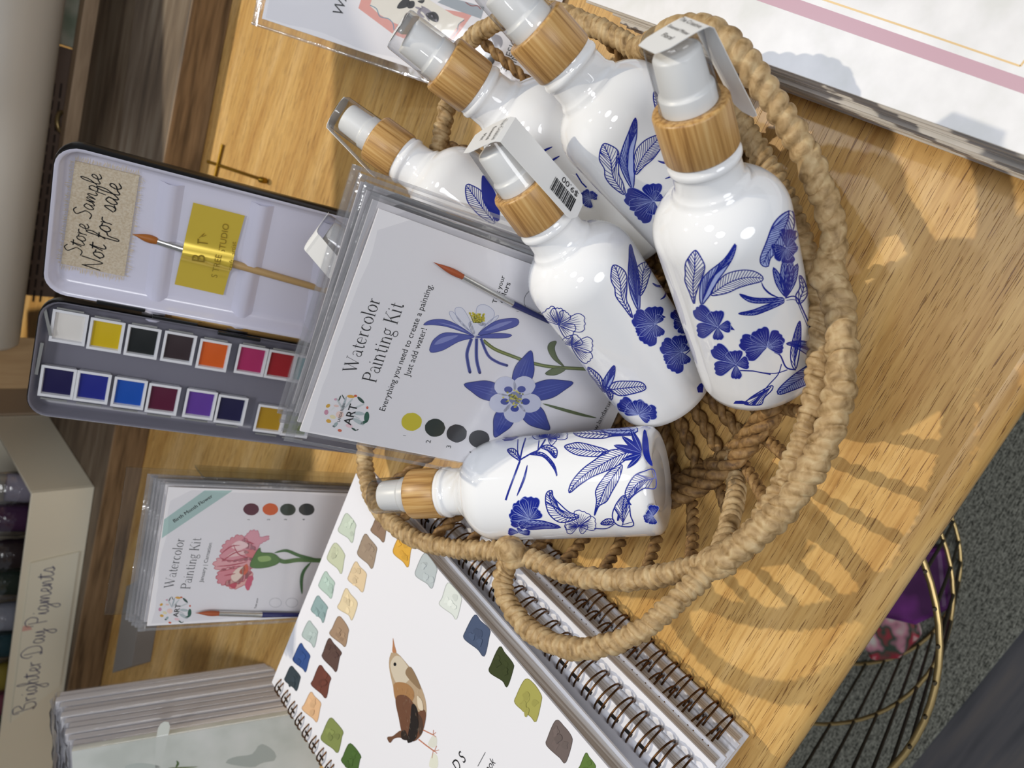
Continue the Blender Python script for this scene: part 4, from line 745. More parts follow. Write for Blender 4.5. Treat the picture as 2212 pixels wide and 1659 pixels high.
def left_kits():
    tl = V((-.1419, .4501, .1362)); tr = V((-.0596, .434, .1313)); bl = V((-.1592, .4055, -.0092)); ex = (tr - tl).normalized(); ey = (bl - tl).normalized(); ey = (ey - ex * ey.dot(ex)).normalized(); w = (tr - tl).length; H = .131
    n = ex.cross(ey); n = n if n.dot(CAM - tl) > 0 else -n; n.normalize(); Z = zz(200, 960)
    labs = ('frontmost carnation painting kit with a teal birth flower banner, in the clear holder', 'second sleeved kit behind the carnation kit', 'third sleeved kit back behind the carnation kit', 'fourth sleeved kit back behind the carnation kit', 'rearmost sleeved kit in the clear holder, nearest the wooden riser')
    for k in range(5):
        o = tl - n * (.0042 * k) + ex * (.0006 * (k % 2)) - ey * .0012 * k
        t = thing('painting_kit', o + ey * H, labs[k], 'art kit', 'sleeved painting kits in the clear holder'); c = MB(); obox(c, o, ex, ey, n, w, H, .0012, PAPER); S = Plane(o, n)
        if k == 0:
            poly(c, S, Z(610, 640, 955, 393, 1195, 393, 590, 800), ink('#a9c4c0'), 1); text(c, S, 'Birth Month Flower', (377, 1129), (460, 1073), INK, 2, bold=.03)
            strokes(c, S, 'Watercolor', (374, 1270), (399, 1163), GREYINK, SERIF, tall=1.15); strokes(c, S, 'Painting Kit', (410, 1273), (435, 1162), GREYINK, SERIF, tall=1.2)
            text(c, S, 'January | Carnation', (438, 1258), (458, 1173), GREYINK)
            for x, y, col in ((1353, 553, '#5d2a38'), (1516, 553, '#d8622c'), (1666, 556, '#2c3a2e'), (1826, 555, '#2a2f30')): dot(c, S, *Z(x, y)[0], 17, 13, col)
            for s_, x in (('1', 1330), ('2', 1500), ('3', 1645), ('4', 1800)): text(c, S, s_, Z(x + 10, 650)[0], Z(x + 14, 630)[0], GREYINK)
            logo(c, S, 378, 1318, .185); text(c, S, 'ART', (384, 1333), (391, 1305), INK, 4, bold=.02)
            text(c, S, 'Test your', Z(1395, 1400)[0], Z(1415, 1310)[0], INK, bold=.02); carnation(c, S)
            for x in (1560, 1700): ribbon(c, S, [(Z(x, 1350)[0][0] + 13 * math.cos(a), Z(x, 1350)[0][1] + 10 * math.sin(a)) for a in [i * .3 for i in range(21)]], .8, ink('#b0b0b4'), 2, closed=True)
        c.build('card', t)
        if k == 0: brush(t, S, Z(870, 1422)[0], Z(1068, 1427)[0], Z(1432, 1438)[0], Z(1790, 1440)[0], .0017, NAVY)
        sleeve_part(t, o, ex, ey, n, w, H, .0012, .003, .008)
    o = tl - n * .026 - ey * .012; t = thing('acrylic_holder', o + ey * (H + .012), 'clear acrylic holder standing in front of the wooden riser, full of painting kits', 'display stand')
    mb = MB(); obox(mb, o - ex * .004 - ey * .008, ex, ey, n, w + .008, H + .02, .002, ACRYL); mb.build('back_panel', t, bevel=.0008)
    mb = MB(); b = o + ey * (H + .010) - ex * .004; mb.box(b, ex * (w + .008), n * .044, ey * .002, ACRYL); mb.build('ledge', t, bevel=.0005)
    mb = MB(); q = o + ex * (w + .006); mb.box(q + ey * .03, ex * .0015, n * .028, ey * (H - .02), ACRYL); mb.build('side_panel', t)
left_kits()
# white picture kit at the back right
def wa_sign():
    tl = V((.2139, .397, .0944)); e1 = V((.917, -.397, 0)).normalized(); bl = V((.1587, .2699, .003)); ey = (bl - tl).normalized(); H = (bl - tl).length; n = e1.cross(ey); n = n if n.z > 0 else -n
    t = thing('picture_kit', bl, 'white sleeved card with animal pictures leaning behind the bottles', 'art kit'); S = Plane(tl, n); Z = zz(550, 0); c = MB(); obox(c, tl, e1, ey, n, .13, H, .0012, PAPER)
    text(c, S, 'WATERCOLOR', (739, 38), (799, -190), INK, 2, tall=1.1, shear=.18)
    poly(c, S, Z(885, 70, 920, -40, 1150, -120, 1500, 60, 1860, 120, 1700, 340, 1500, 420, 1180, 290), ink('#dc9a90'), 1)
    poly(c, S, Z(985, 50, 1010, -40, 1400, -60, 1700, 130, 1790, 160, 1650, 330, 1500, 330, 1180, 190, 1060, 120), ink('#e4dfd3'), 2)
    ribbon(c, S, smooth2(Z(985, 45, 1040, 75, 1070, 140, 1140, 160, 1180, 200, 1190, 260)), 2, ink('#6e8fa3'), 3); ribbon(c, S, smooth2(Z(1790, 170, 1740, 210, 1730, 260, 1680, 320)), 2, ink('#7d7f86'), 3)
    poly(c, S, Z(1560, 20, 1640, -30, 1960, 60, 1930, 160, 1730, 90), ink('#9aa3ab'), 3); ribbon(c, S, smooth2(Z(1800, 20, 1850, 50, 1900, 50, 1930, 80)), 2, ink('#8a4a48'), 4)
    for w in ((1215, 70, 1240, 20, 1300, -20, 1330, 40, 1270, 70), (1300, 20, 1360, 10, 1360, 60, 1310, 70), (1390, 10, 1450, 0, 1430, 30), (1460, 120, 1530, 100, 1570, 140, 1560, 190, 1500, 170)): poly(c, S, smooth2(Z(*w), 18, True), INK, 4)
    for p in ((1370, 60, 1450, 100, 1490, 180), (1420, 50, 1500, 110, 1560, 190), (1440, 60, 1400, 110, 1450, 150)): ribbon(c, S, smooth2(Z(*p)), 7, ink('#8f8a95'), 4, True)
    dot(c, S, *Z(2005, 495)[0], 12, 17, '#0e0e10', 2); dot(c, S, *Z(2050, 360)[0], 17, 17, '#7d7880', 2); dot(c, S, *Z(1960, 400)[0], 13, 13, '#a8a2a8', 2)
    text(c, S, '3 DESIGNS', (1094, 155), (1128, 60), GREYINK, 2); text(c, S, 'MINI', (1110, 152), (1123, 114), GREYINK, 2)
    c.build('card', t); sleeve_part(t, tl, e1, ey, n, .13, H, .0012, .005, .009)
    s = MB(); fo = tl + ey * H * .12 - n * .0035 + e1 * .03; p = V((fo.x, fo.y, 0)) + V((.02, .05, 0)); s.box(fo, e1 * .06, (p - fo), n * -.0015, PAPER2); s.build('easel_back', t)
wa_sign()

# ------------------------------------------------------------------ watercolour tin, brush and paint pans
def tin():
    H0 = V((.0471, .4469, .1938)); exb = V((-.9176, .397, -.0188)).normalized(); exl = V((.752, -.6397, .159)).normalized(); ey = V((-.159, -.4102, -.898)).normalized(); Wb, Wl, L = .068, .0863, .2
    exb = (exb - ey * exb.dot(ey)).normalized(); exl = (exl - ey * exl.dot(ey)).normalized()
    nb = exb.cross(ey); nb = nb if nb.dot(CAM - H0) > 0 else -nb; nl = exl.cross(ey); nl = nl if nl.dot(CAM - H0) > 0 else -nl
    bot = H0 + ey * L; t = thing('watercolor_tin', bot, 'open black watercolor tin with lavender lid propped up behind the painting kit', 'paint tin')
    LAV = mat('lavender_enamel', '#dad9ea', rough=.18, coat=.5); GRY = mat('grey_enamel', '#74737f', rough=.3)
    def tray(o, ex, n, w, h, depth, R, inm, rim):
        def loop(ins, z, r):
            q = []
            for cx, cy, a0 in ((w - r, h - r, 0), (r, h - r, 90), (r, r, 180), (w - r, r, 270)):
                for k in range(7):
                    a = math.radians(a0 + 15 * k); x = cx + (r - ins) * math.cos(a); y = cy + (r - ins) * math.sin(a); q.append(o + ex * x + ey * y + n * z)
            return q
        mb = MB(); Ls = [loop(.004, -depth, R), loop(.0008, -depth + .001, R), loop(0, -depth + .004, R), loop(0, -.001, R), loop(.0006, 0, R)]; mb.grid(Ls, BLACK, cu=True); mb.add(Ls[0], [list(range(28))[::-1]], BLACK, True)
        L2 = [loop(.0006, 0, R), loop(rim, -.0002, R), loop(rim + .0006, -.0012, R), loop(rim + .0022, -depth + .0035, R), loop(rim + .004, -depth + .0022, R), loop(rim + .006, -depth + .002, R)]; mb.grid(L2, inm, cu=True); mb.add(L2[-1], [list(range(28))], inm, True); return mb
    b = tray(H0 + exb * .0015, exb, nb, Wb, L, .012, .011, GRY, .0012).build('base_tray', t)
    o = H0 + exl * .0015
    ld = tray(o, exl, nl, Wl, L, .010, .012, LAV, .0022).build('lid', t)
    SL = Plane(o - nl * .008, nl); SB = Plane(H0 - nb * .006, nb)
    # ridges between the mixing wells
    for (a, c) in (((330, 690), (372, 395)), ((515, 705), (568, 440)), ((670, 745), (715, 480))):
        p, q = SL.hit(*a), SL.hit(*c); mb = MB(); u = (q - p).normalized(); v = u.cross(nl).normalized(); rows = []
        for k in range(2): rows.append([(p, q)[k] + v * x + nl * z for x, z in ((-.006, 0), (-.0035, .0012), (-.0018, .0026), (.0018, .0026), (.0035, .0012), (.006, 0))])
        mb.grid(rows, mat('lavender_ridge', '#d3d2e4', rough=.2)); mb.build('well_ridge', ld)
    for k in range(3):
        p = SB.hit(*((212, 640), (330, 672), (470, 707))[k], .006); mb = MB(); mb.box(p - nb * .001, ey * .024, exb * .002, nb * .003, BLACK); mb.build('hinge', t, bevel=.0004)
    # fabric tag
    LIN = noise_mat('linen_tag', ['#bfae94', '#cbbda6', '#d4c8b3'], (1, 1, 1), 900, 2, .9, bump=.5); FR = mat('linen_fray', '#d8c59b', rough=.9)
    Q = zz(0, 420); Q0 = zz(0, 0); c4 = Q(520, 590, 1060, 700) + Q0(1190, 1500, 640, 1375)
    mb = MB(); S2 = Plane(SL.o + nl * .0012, nl); poly(mb, S2, [c4[0], c4[1], c4[2], c4[3]], LIN, 1); R = random.Random(4)
    back = [S2.hit(x, y, -.0008) for x, y in c4]; front = [S2.hit(x, y, STEP) for x, y in c4]; mb.add(back + front, [[0, 1, 2, 3]] + [[i, (i + 1) % 4, 4 + (i + 1) % 4, 4 + i] for i in range(4)], LIN, True)
    for i in range(4):
        p, q = c4[i], c4[(i + 1) % 4]; cx = sum(v[0] for v in c4) / 4; cy = sum(v[1] for v in c4) / 4; mx, my = (p[0] + q[0]) / 2 - cx, (p[1] + q[1]) / 2 - cy; l = math.hypot(mx, my)
        for k in range(70):
            f_ = (k + R.random()) / 70; x, y = p[0] + (q[0] - p[0]) * f_, p[1] + (q[1] - p[1]) * f_; ln = R.uniform(6, 15); ribbon(mb, S2, [(x, y), (x + mx / l * ln * .6 + R.uniform(-2, 2), y + my / l * ln * .6 + R.uniform(-2, 2)), (x + mx / l * ln + R.uniform(-3, 3), y + my / l * ln + R.uniform(-3, 3))], 1.0, FR, R.choice([1, 2, 3]), True)
    strokes(mb, S2, 'Store Sample', (176, 553), (221, 378), INK, HAND, 4, width=.05, tall=1.05); strokes(mb, S2, 'Not for sale', (216, 586), (264, 398), INK, HAND, 4, width=.05, tall=1.05); mb.build('fabric_tag', ld)
    # brush held down by a gold sticker
    Sbr = Plane(SL.o + nl * .0016, nl); h = brush(None, Sbr, Q(1130, 338)[0], Q(1342, 398)[0], Q(1600, 480)[0], (706, 628), .0023, mat('pale_wood_handle', '#b89866', rough=.45), .0, bris='#a5601c')
    h.name = 'paintbrush'; tag(h, 'wooden handled paintbrush under the gold sticker on the tin lid', 'brush')
    mg = mat('gold_foil', '#e8cc50', rough=.30, metal=.35); c = Q(1500, 750, 1540, 480, 1650, 75, 2085, 180, 2000, 600, 1900, 855)
    A, B, Cc, D = Q(1490, 765)[0], Q(1650, 68)[0], Q(2090, 180)[0], Q(1905, 858)[0]; S3 = Plane(SL.o + nl * .0012, nl); mb = MB(); rows = []
    for i in range(41):
        u = i / 40; row = []
        for j in range(2):
            v = j; x = (A[0] * (1 - u) + B[0] * u) * (1 - v) + (D[0] * (1 - u) + Cc[0] * u) * v; y = (A[1] * (1 - u) + B[1] * u) * (1 - v) + (D[1] * (1 - u) + Cc[1] * u) * v
            hgt = .0046 * math.exp(-((u - .44 + .045 * v) / .07) ** 2); row.append(S3.hit(x, y, hgt + .0002))
        rows.append(row)
    mb.grid(rows, mg); EM = mat('gold_emboss', '#b3983c', rough=.3, metal=.55)
    S4 = Plane(S3.o + nl * .0006, nl); S5 = Plane(S3.o + nl * .0048, nl)
    text(mb, S5, 'B', Q(1745, 590)[0], Q(1755, 510)[0], EM, 2); text(mb, S4, 'T', Q(1770, 450)[0], Q(1775, 385)[0], EM, 2); ribbon(mb, S4, smooth2(Q(1700, 370, 1745, 330, 1720, 360, 1760, 345)), 1.2, EM, 2)
    text(mb, S4, 'STUDIO', Q(1915, 500)[0], Q(1955, 255)[0], EM, 2, tall=.9); text(mb, S5, 'S TREE', Q(1852, 712)[0], Q(1895, 520)[0], EM, 2, tall=.9); text(mb, S4, 'artist', Q(2005, 520)[0], Q(2012, 405)[0], EM, 2, tall=.8); text(mb, S5, 'craft', Q(1975, 650)[0], Q(1998, 560)[0], EM, 2, tall=.8); mb.build('gold_sticker', ld)
    # paint pans
    PANW = mat('pan_white', '#dcdde2', rough=.4)
    R1 = ((149, 708, 'white', '#d9d5d0'), (229, 725, 'yellow', '#c9ac0e'), (308, 739, 'black green', '#171b1c'), (386, 752, 'dark brown', '#33262a'), (461, 768, 'orange', '#cf5a18'), (543, 779, 'magenta pink', '#a82a60'), (607, 790, 'red', '#9c1d26'), (662, 800, 'turquoise', '#2d9298'))
    R2 = ((124, 826, 'darkest indigo', '#161045'), (200, 837, 'ultramarine blue', '#1c2480'), (279, 850, 'bright blue', '#0f4ba8'), (352, 863, 'maroon', '#531130'), (432, 874, 'violet', '#5c3791'), (499, 886, 'midnight blue', '#1a1740'), (583, 906, 'ochre yellow', '#a8831a'), (640, 915, 'olive green', '#5a6a1e'))
    for row in (R1, R2):
        for (x, y, nm, col) in row:
            S = Plane(H0 - nb * .0035, nb); c = S.hit(x, y); fx, fy = .0098, .0098; k = .88
            hx, hy = exb * .0092, ey * .0086
            p = thing('paint_pan', c - nb * .006, f'{nm} watercolor pan clipped in the black tin', 'paint pan', 'paint pans in the tin')
            mb = MB(); ring = lambda s, z: [c + hx * s * a + hy * s * b_ + nb * z for a, b_ in ((-1, -1), (1, -1), (1, 1), (-1, 1))]
            mb.grid([ring(.86, -.006), ring(.98, 0), ring(1, .0003), ring(.84, .0003), ring(.80, -.0016)], PANW, cu=True, flat=True); mb.add(ring(.86, -.006), [[0, 1, 2, 3]], PANW, True); mb.build('pan', p)
            mb = MB(); rows = []
            for i in range(7): rows.append([c + hx * .81 * (i / 3 - 1) + hy * .81 * (j / 3 - 1) + nb * (-.0016 + .0003 * (1 - max(abs(i / 3 - 1), abs(j / 3 - 1)))) for j in range(7)])
            mb.grid(rows, mat('pan_' + col.strip('#'), col, rough=.35)); mb.build('paint', p)
            cl = MB(); sg = 1 if row is R2 else -1; e = c + hx * sg * 1.06 - hy * .8; cl.box(e + nb * .0002, hx * sg * .10, hy * 1.5, nb * .0007, STEEL); cl.build('holding_clip', b)
    for (x0, y0), (x1, y1) in (((90, 735), (77, 803)), ((95, 660), (108, 720))):
        mb = MB(); p, q = SB.hit(x0, y0, .003), SB.hit(x1, y1, .003); mb.box(p, q - p, ey * .0016, nb * .001, STEEL); mb.build('holding_clip', b)
    # gold wire easel carrying the tin
    e = thing('wire_easel', V((bot.x, bot.y, 0)), 'thin gold wire easel holding up the open watercolor tin', 'easel')
    gm = mat('dull_gold_wire', '#8d6d1e', rough=.35, metal=.8)
    f1, f0 = at(575, 391, .0015), at(449, 349, .0015); mb = MB(); mb.tube([f1 + V((0, 0, .004)), f1, f1.lerp(f0, .5), f0], .0014, gm, 8); mb.lathe(f1, V((0, 0, 1)), [(.0022, 0), (.0026, .003), (.0022, .006), (.0002, .0065)], gm, 12); mb.build('foot', e)
    c0, c1 = at(481, 312, .0016), at(461, 395, .0016); mb = MB(); mb.tube([c0, c1, c1 + (c1 - c0) * 2.4], .0013, gm, 8); mb.build('cross_bar', e)
    mb = MB(); s0 = bot + exl * .075 + nl * .002; s1 = bot + exb * .055 + nb * .002; dn = ey * .0016; mb.tube([s1 + dn, bot + dn + nb * .002, s0 + dn], .0014, gm, 8); mb.build('ledge', e)
    for s_ in (s0, s1):
        mb = MB(); mb.tube([V((s_.x, s_.y, .0014)) + V((0, -.012, 0)), V((s_.x, s_.y, .0014)), s_ + dn, s_ - ey * .05 - nb * .02], .0013, gm, 8); mb.build('leg', e)
    mb = MB(); k = bot - ey * .12 - nb * .02; mb.tube([k, V((k.x + .02, k.y + .09, .0014))], .0013, gm, 8); mb.build('back_strut', e)
tin()

# ------------------------------------------------------------------ sketchbooks
def sketchbooks():
    TL = V((-.1947, .4376, .0607)); ex = V((.8376, -.5399, .0391)).normalized(); ey = V((-.5411, -.8372, .0311)).normalized(); ey = (ey - ex * ey.dot(ex)).normalized(); Wd = .1712; L = .22; n = ex.cross(ey); n = n if n.z > 0 else -n
    TL = TL - n * .0
    cor = at(1617, 1591, .003); d = V((-.5366, -.8438, 0)).normalized(); pr = V((.8438, -.5366, 0)); wid = .172; Lb = .205
    labs = ('bird-cover sketchbook with watercolor swatches, topmost of the stack', 'second sketchbook down in the stack, its wire binding facing the basket', 'middle sketchbook of the stack showing only page edges', 'fourth sketchbook down in the stack, with bronze wire binding', 'bottom sketchbook of the stack resting on the oak table')
    def coil(t, a, b, nrm, out, th, r=.0072, cnt=23):
        mb = MB(); ax = (b - a).normalized(); Ln = (b - a).length
        for k in range(cnt):
            for s_ in (-.0011, .0011):
                c = a + ax * (Ln * (k + .5) / cnt + s_) ; q = []
                for i in range(15):
                    x = math.radians(-150 + 300 * i / 14); q.append(c + out * (math.cos(x) * r) + nrm * (math.sin(x) * r) + ax * (.0006 * math.sin(x) * (1 if s_ > 0 else -1)))
                mb.tube(q, .00052, BRONZE, 6)
            p = a + ax * (Ln * (k + .5) / cnt)
        mb.build('binding_wire', t)
    def book(t, o, e1, e2, nn, w, l, th, bind, cover=PAPER2, deco=None, over=.0015):
        # o = far left corner of the top cover
        mb = MB(); mb.box(o + e1 * .002 + e2 * .002 - nn * (th - .0012), e1 * (w - .004), e2 * (l - .004), nn * (th - .0022), PAGES); mb.build('page_block', t)
        c = MB(); c.box(o - nn * .001, e1 * w, e2 * l, nn * .001, cover)
        if deco: deco(c, Plane(o, nn))
        c.build('front_cover', t)
        c = MB(); c.box(o - nn * th, e1 * w, e2 * l, nn * .0011, cover); c.build('back_cover', t)
        if bind:
            side = o + e1 * (w - .0045) if bind > 0 else o + e1 * .0045; out = e1 * bind
            coil(t, side + e2 * .004 - nn * th * .5, side + e2 * (l - .006) - nn * th * .5, nn, out, th, th * .5 + .0024)
            hm = MB(); hd = mat('punched_hole', '#14110f', rough=.9)
            for k in range(23):
                p = o + e1 * ((w - .0055) if bind > 0 else .0035) + e2 * (.004 + (l - .010) * (k + .5) / 23) + nn * .00005
                hm.add([p - e1 * .001 - e2 * .0022, p + e1 * .001 - e2 * .0022, p + e1 * .001 + e2 * .0022, p - e1 * .001 + e2 * .0022], [[0, 1, 2, 3]], hd, True)
            hm.build('binding_holes', t)
    def deco(c, S):
        P = lambda x, y, s, col, ed: washed(c, S, swp(x, y, s), col, ed, 1, w=1.2)
        R = random.Random(11)
        def swp(x, y, s):
            k = [(-.12, -1), (.2, -.72), (.58, -.22), (.55, .1), (.32, 1), (.05, .72), (-.6, .2), (-.5, -.2)]
            return [(x + a * s + R.uniform(-.05, .05) * s, y + b * s + R.uniform(-.06, .06) * s) for a, b in k]
        sw = [(751, 1140, 31, '#c3cfbf'), (727, 1205, 33, '#c3c9ac'), (706, 1264, 29, '#b1c7bc'), (690, 1316, 29, '#8da7a8'), (670, 1369, 29, '#b1c0be'), (652, 1422, 31, '#304e8a'), (632, 1465, 27, '#323f48'), (819, 1142, 28, '#8d735f'), (794, 1190, 36, '#9c8976'), (772, 1247, 33, '#dec7a2'), (751, 1306, 34, '#e1cfaa'), (734, 1364, 34, '#a2876f'), (716, 1415, 35, '#5b443e'), (694, 1473, 35, '#6b3c31'), (674, 1527, 33, '#deb48a'), (718, 1589, 38, '#818c50'), (758, 1640, 35, '#49662f'),
              (870, 1189, 34, '#daa73d'), (921, 1235, 38, '#b7c0c3'), (973, 1298, 39, '#dbe1dc'), (1030, 1371, 45, '#475572'), (1083, 1442, 43, '#37401f'), (1142, 1513, 48, '#a6a256'), (1208, 1602, 48, '#6c605d'), (1268, 1658, 30, '#5d7838')]
        for x, y, s, col in sw:
            r, g, b_, _ = srgb(col); P(x, y, s, col, '#' + ''.join('%02x' % int(max(0, int(col[i:i + 2], 16) * .82)) for i in (1, 3, 5)))
            for k in range(5):
                bx, by = x + R.uniform(-.25, .3) * s, y + R.uniform(-.5, .5) * s; dotp = [(bx + R.uniform(.08, .2) * s * math.cos(t), by + R.uniform(.1, .28) * s * math.sin(t)) for t in [i * .7 for i in range(9)]]
                fac = R.choice([.94, .97, 1.03, 1.06]); poly(c, S, smooth2(dotp, 18, True), ink('#' + ''.join('%02x' % int(min(255, int(col[i:i + 2], 16) * fac)) for i in (1, 3, 5))), 3 + k)
        f = lambda l, col, lay: poly(c, S, smooth2(Z8(*l), 40, True), ink(col), lay)
        f((1182, 545, 1196, 610, 1210, 668, 1178, 664, 1180, 600), '#b57e58', 3)
        f((1208, 668, 1165, 672, 1148, 740, 1152, 820, 1180, 950, 1212, 1100, 1240, 1260, 1260, 1360, 1310, 1425, 1380, 1415, 1430, 1360, 1465, 1210, 1462, 1090, 1420, 960, 1350, 830, 1300, 765, 1245, 700), '#b39c80', 2)
        f((1200, 700, 1160, 770, 1185, 880, 1235, 955, 1290, 930, 1345, 860, 1310, 790, 1250, 710), '#cdc1ad', 3); f((1290, 850, 1330, 790, 1390, 890, 1420, 980, 1380, 960), '#8d7458', 4); f((1190, 940, 1290, 930, 1360, 1000, 1340, 1090, 1220, 1100), '#a3794f', 4)
        f((1205, 1060, 1280, 1030, 1350, 1090, 1390, 1180, 1440, 1150, 1465, 1200, 1440, 1330, 1385, 1415, 1310, 1425, 1262, 1360, 1235, 1240), '#6b4734', 5); f((1345, 1110, 1385, 1140, 1405, 1260, 1385, 1390, 1340, 1432, 1305, 1425, 1330, 1260), '#211b1a', 6); f((1390, 1040, 1430, 1080, 1440, 1160, 1400, 1140), '#d9cbb4', 6); f((1380, 1180, 1430, 1230, 1440, 1330, 1410, 1370, 1400, 1270), '#4d3a30', 6)
        f((1255, 1335, 1215, 1355, 1180, 1382, 1135, 1390, 1140, 1420, 1160, 1440, 1190, 1405, 1240, 1395, 1300, 1415, 1310, 1380), '#6a4935', 4); f((1255, 1345, 1290, 1335, 1310, 1410, 1260, 1405), '#2d221d', 6)
        f((1480, 1450, 1520, 1380, 1555, 1400, 1550, 1470, 1510, 1480), '#d9d9cf', 1); f((1490, 1640, 1520, 1530, 1560, 1560, 1560, 1650), '#dedfd0', 1)
        for k in range(60):
            x, y = R.uniform(1200, 1420), R.uniform(950, 1400)
            if 1190 + (y - 950) * .18 < x < 1440: ribbon(c, S, Z8(x, y, x + R.uniform(-4, 8), y + R.uniform(14, 34)), 1.0, ink(R.choice(['#3a2b23', '#d8cdbc', '#8a6a4e', '#241d1a', '#c7b59a'])), 8, True)
        for p, w in (((1435, 1328, 1480, 1350, 1525, 1372), 2.2), ((1525, 1372, 1528, 1330), 1.2), ((1525, 1372, 1548, 1350), 1.2), ((1525, 1372, 1550, 1390), 1.2), ((1400, 1410, 1470, 1465, 1535, 1512), 2.4), ((1535, 1512, 1555, 1465), 1.2), ((1535, 1512, 1575, 1500), 1.2), ((1535, 1512, 1558, 1530), 1.2), ((1525, 1505, 1515, 1570), 1.0)): ribbon(c, S, smooth2(Z8(*p)), w, ink('#c07a5c'), 3)
        dot(c, S, *Z8(1201, 768)[0], 2.6, 4, '#1a1c22', 9); ribbon(c, S, Z8(1905, 1640, 1970, 1520), 1.2, INK, 2)
        text(c, S, 'B I R D S', (961, 1712), (1007.5, 1642), INK, 2, tall=1.1, shear=.1); text(c, S, 'sketchbook', (1025, 1716), (1071, 1648), INK, 2, shear=.15)
    th0 = .0125
    t = thing('sketchbook', TL + ey * L * .5 - n * th0, labs[0], 'sketchbook', 'wire-bound sketchbooks in the stack'); book(t, TL, ex, ey, n, Wd, L, th0, -1, deco=deco)
    zt = [.0488, .0370, .0252, .0134]; tks = [.0114, .0114, .0114, .0118]; shift = [-.0085, -.0015, -.003, 0.0]; sl = [.0, .0, .004, .0]
    for k in range(4):
        rc = cor + pr * shift[k]; far = rc - d * (Lb + sl[k]); o = V((far.x, far.y, zt[k])) - pr * wid
        t = thing('sketchbook', V((o.x, o.y, zt[k] - tks[k])), labs[k + 1], 'sketchbook', 'wire-bound sketchbooks in the stack')
        book(t, o, pr, d, V((0, 0, 1)), wid, Lb + sl[k], tks[k], 1 if k in (0, 2, 3) else 0, cover=PAPER2 if k < 3 else mat('shiny_wrapped_cover', '#d9d6d8', rough=.15, coat=.6))
sketchbooks()

# ------------------------------------------------------------------ stack of wrapped cards, lower left
def card_packs():
    P1 = V((-.239, .537, .1436)); P2 = V((-.237, .471, .026)); hd = (P2 - P1).normalized(); Tv = V((.0155, .0737, -.0176)); wd = hd.cross(Tv).normalized(); wd = wd if wd.x < 0 else -wd; nn = hd.cross(wd).normalized(); nn = nn if nn.dot(Tv) < 0 else -nn
    L = -P1.z / hd.z - .003; N = 11; SAGE = noise_mat('sage_floral_card', ['#ccd1c8', '#d9ddd5', '#e2e4de'], (1, 1, 1), 40, 3, .35); R = random.Random(9)
    words = ['second', 'third', 'fourth', 'fifth', 'sixth', 'seventh', 'eighth', 'ninth', 'tenth']
    for k in range(N):
        o = P1 + Tv * (k / N) + hd * R.uniform(-.002, .002) + wd * R.uniform(0, .0015) * (k > 0)
        lab = 'frontmost sage green card pack of the leaning stack, cellophane wrapped' if k == 0 else ('rearmost wrapped card pack of the leaning stack, beside the wooden riser' if k == N - 1 else f'{words[k - 1]} wrapped card pack counted back from the sage green one')
        t = thing('card_pack', o + hd * L, lab, 'card pack', 'wrapped card packs leaning at the left'); th = Tv.length / N * .80
        c = MB(); obox(c, o, wd, hd, nn, .13, L - .002, th, SAGE if k == 0 else mat('bright_card', '#f6f3f1', rough=.6))
        if k == 0:
            S = Plane(o, nn); Q = zz(0, 1344, 3.16)
            for w, col in (((1540, 960, 1600, 920, 1720, 900, 1780, 830, 1870, 880, 1880, 940, 1790, 960, 1720, 990), '#b3bab2'), ((850, 985, 960, 960, 1100, 990, 900, 1010), '#c0c8c0'), ((1080, 720, 1160, 700, 1100, 960, 1060, 990), '#d6dad2')): poly(c, S, smooth2(Q(*w), 24, True), ink(col), 1)
            ribbon(c, S, smooth2(Q(1205, 945, 1215, 965, 1200, 990)), 5, ink('#4d6a2e'), 2, True); ribbon(c, S, smooth2(Q(1350, 985, 1300, 990, 1150, 995)), 3, ink('#6d7a4a'), 2, True)
        c.build('cards', t); mb = MB(); q = o - wd * -.0 - wd * .0012 - hd * .0022 + nn * .0003
        mb.box(q, wd * .1325, hd * (L + .001), nn * -(th + .0006), SLEEVE); mb.build('cellophane_wrap', t, bevel=.0006)
        s = MB(); pr = []
        for i in range(25):
            p = (o - hd * .0022).lerp(o - hd * .0022 - nn * th, .5) + wd * (.13 * i / 24 - .001); pr.append([p + nn * R.uniform(.001, .003) - hd * R.uniform(0, .002), p - hd * R.uniform(.0006, .003), p - nn * R.uniform(.001, .003)])
        s.grid(pr, SEAM); s.build('wrap_fold', t)
card_packs()

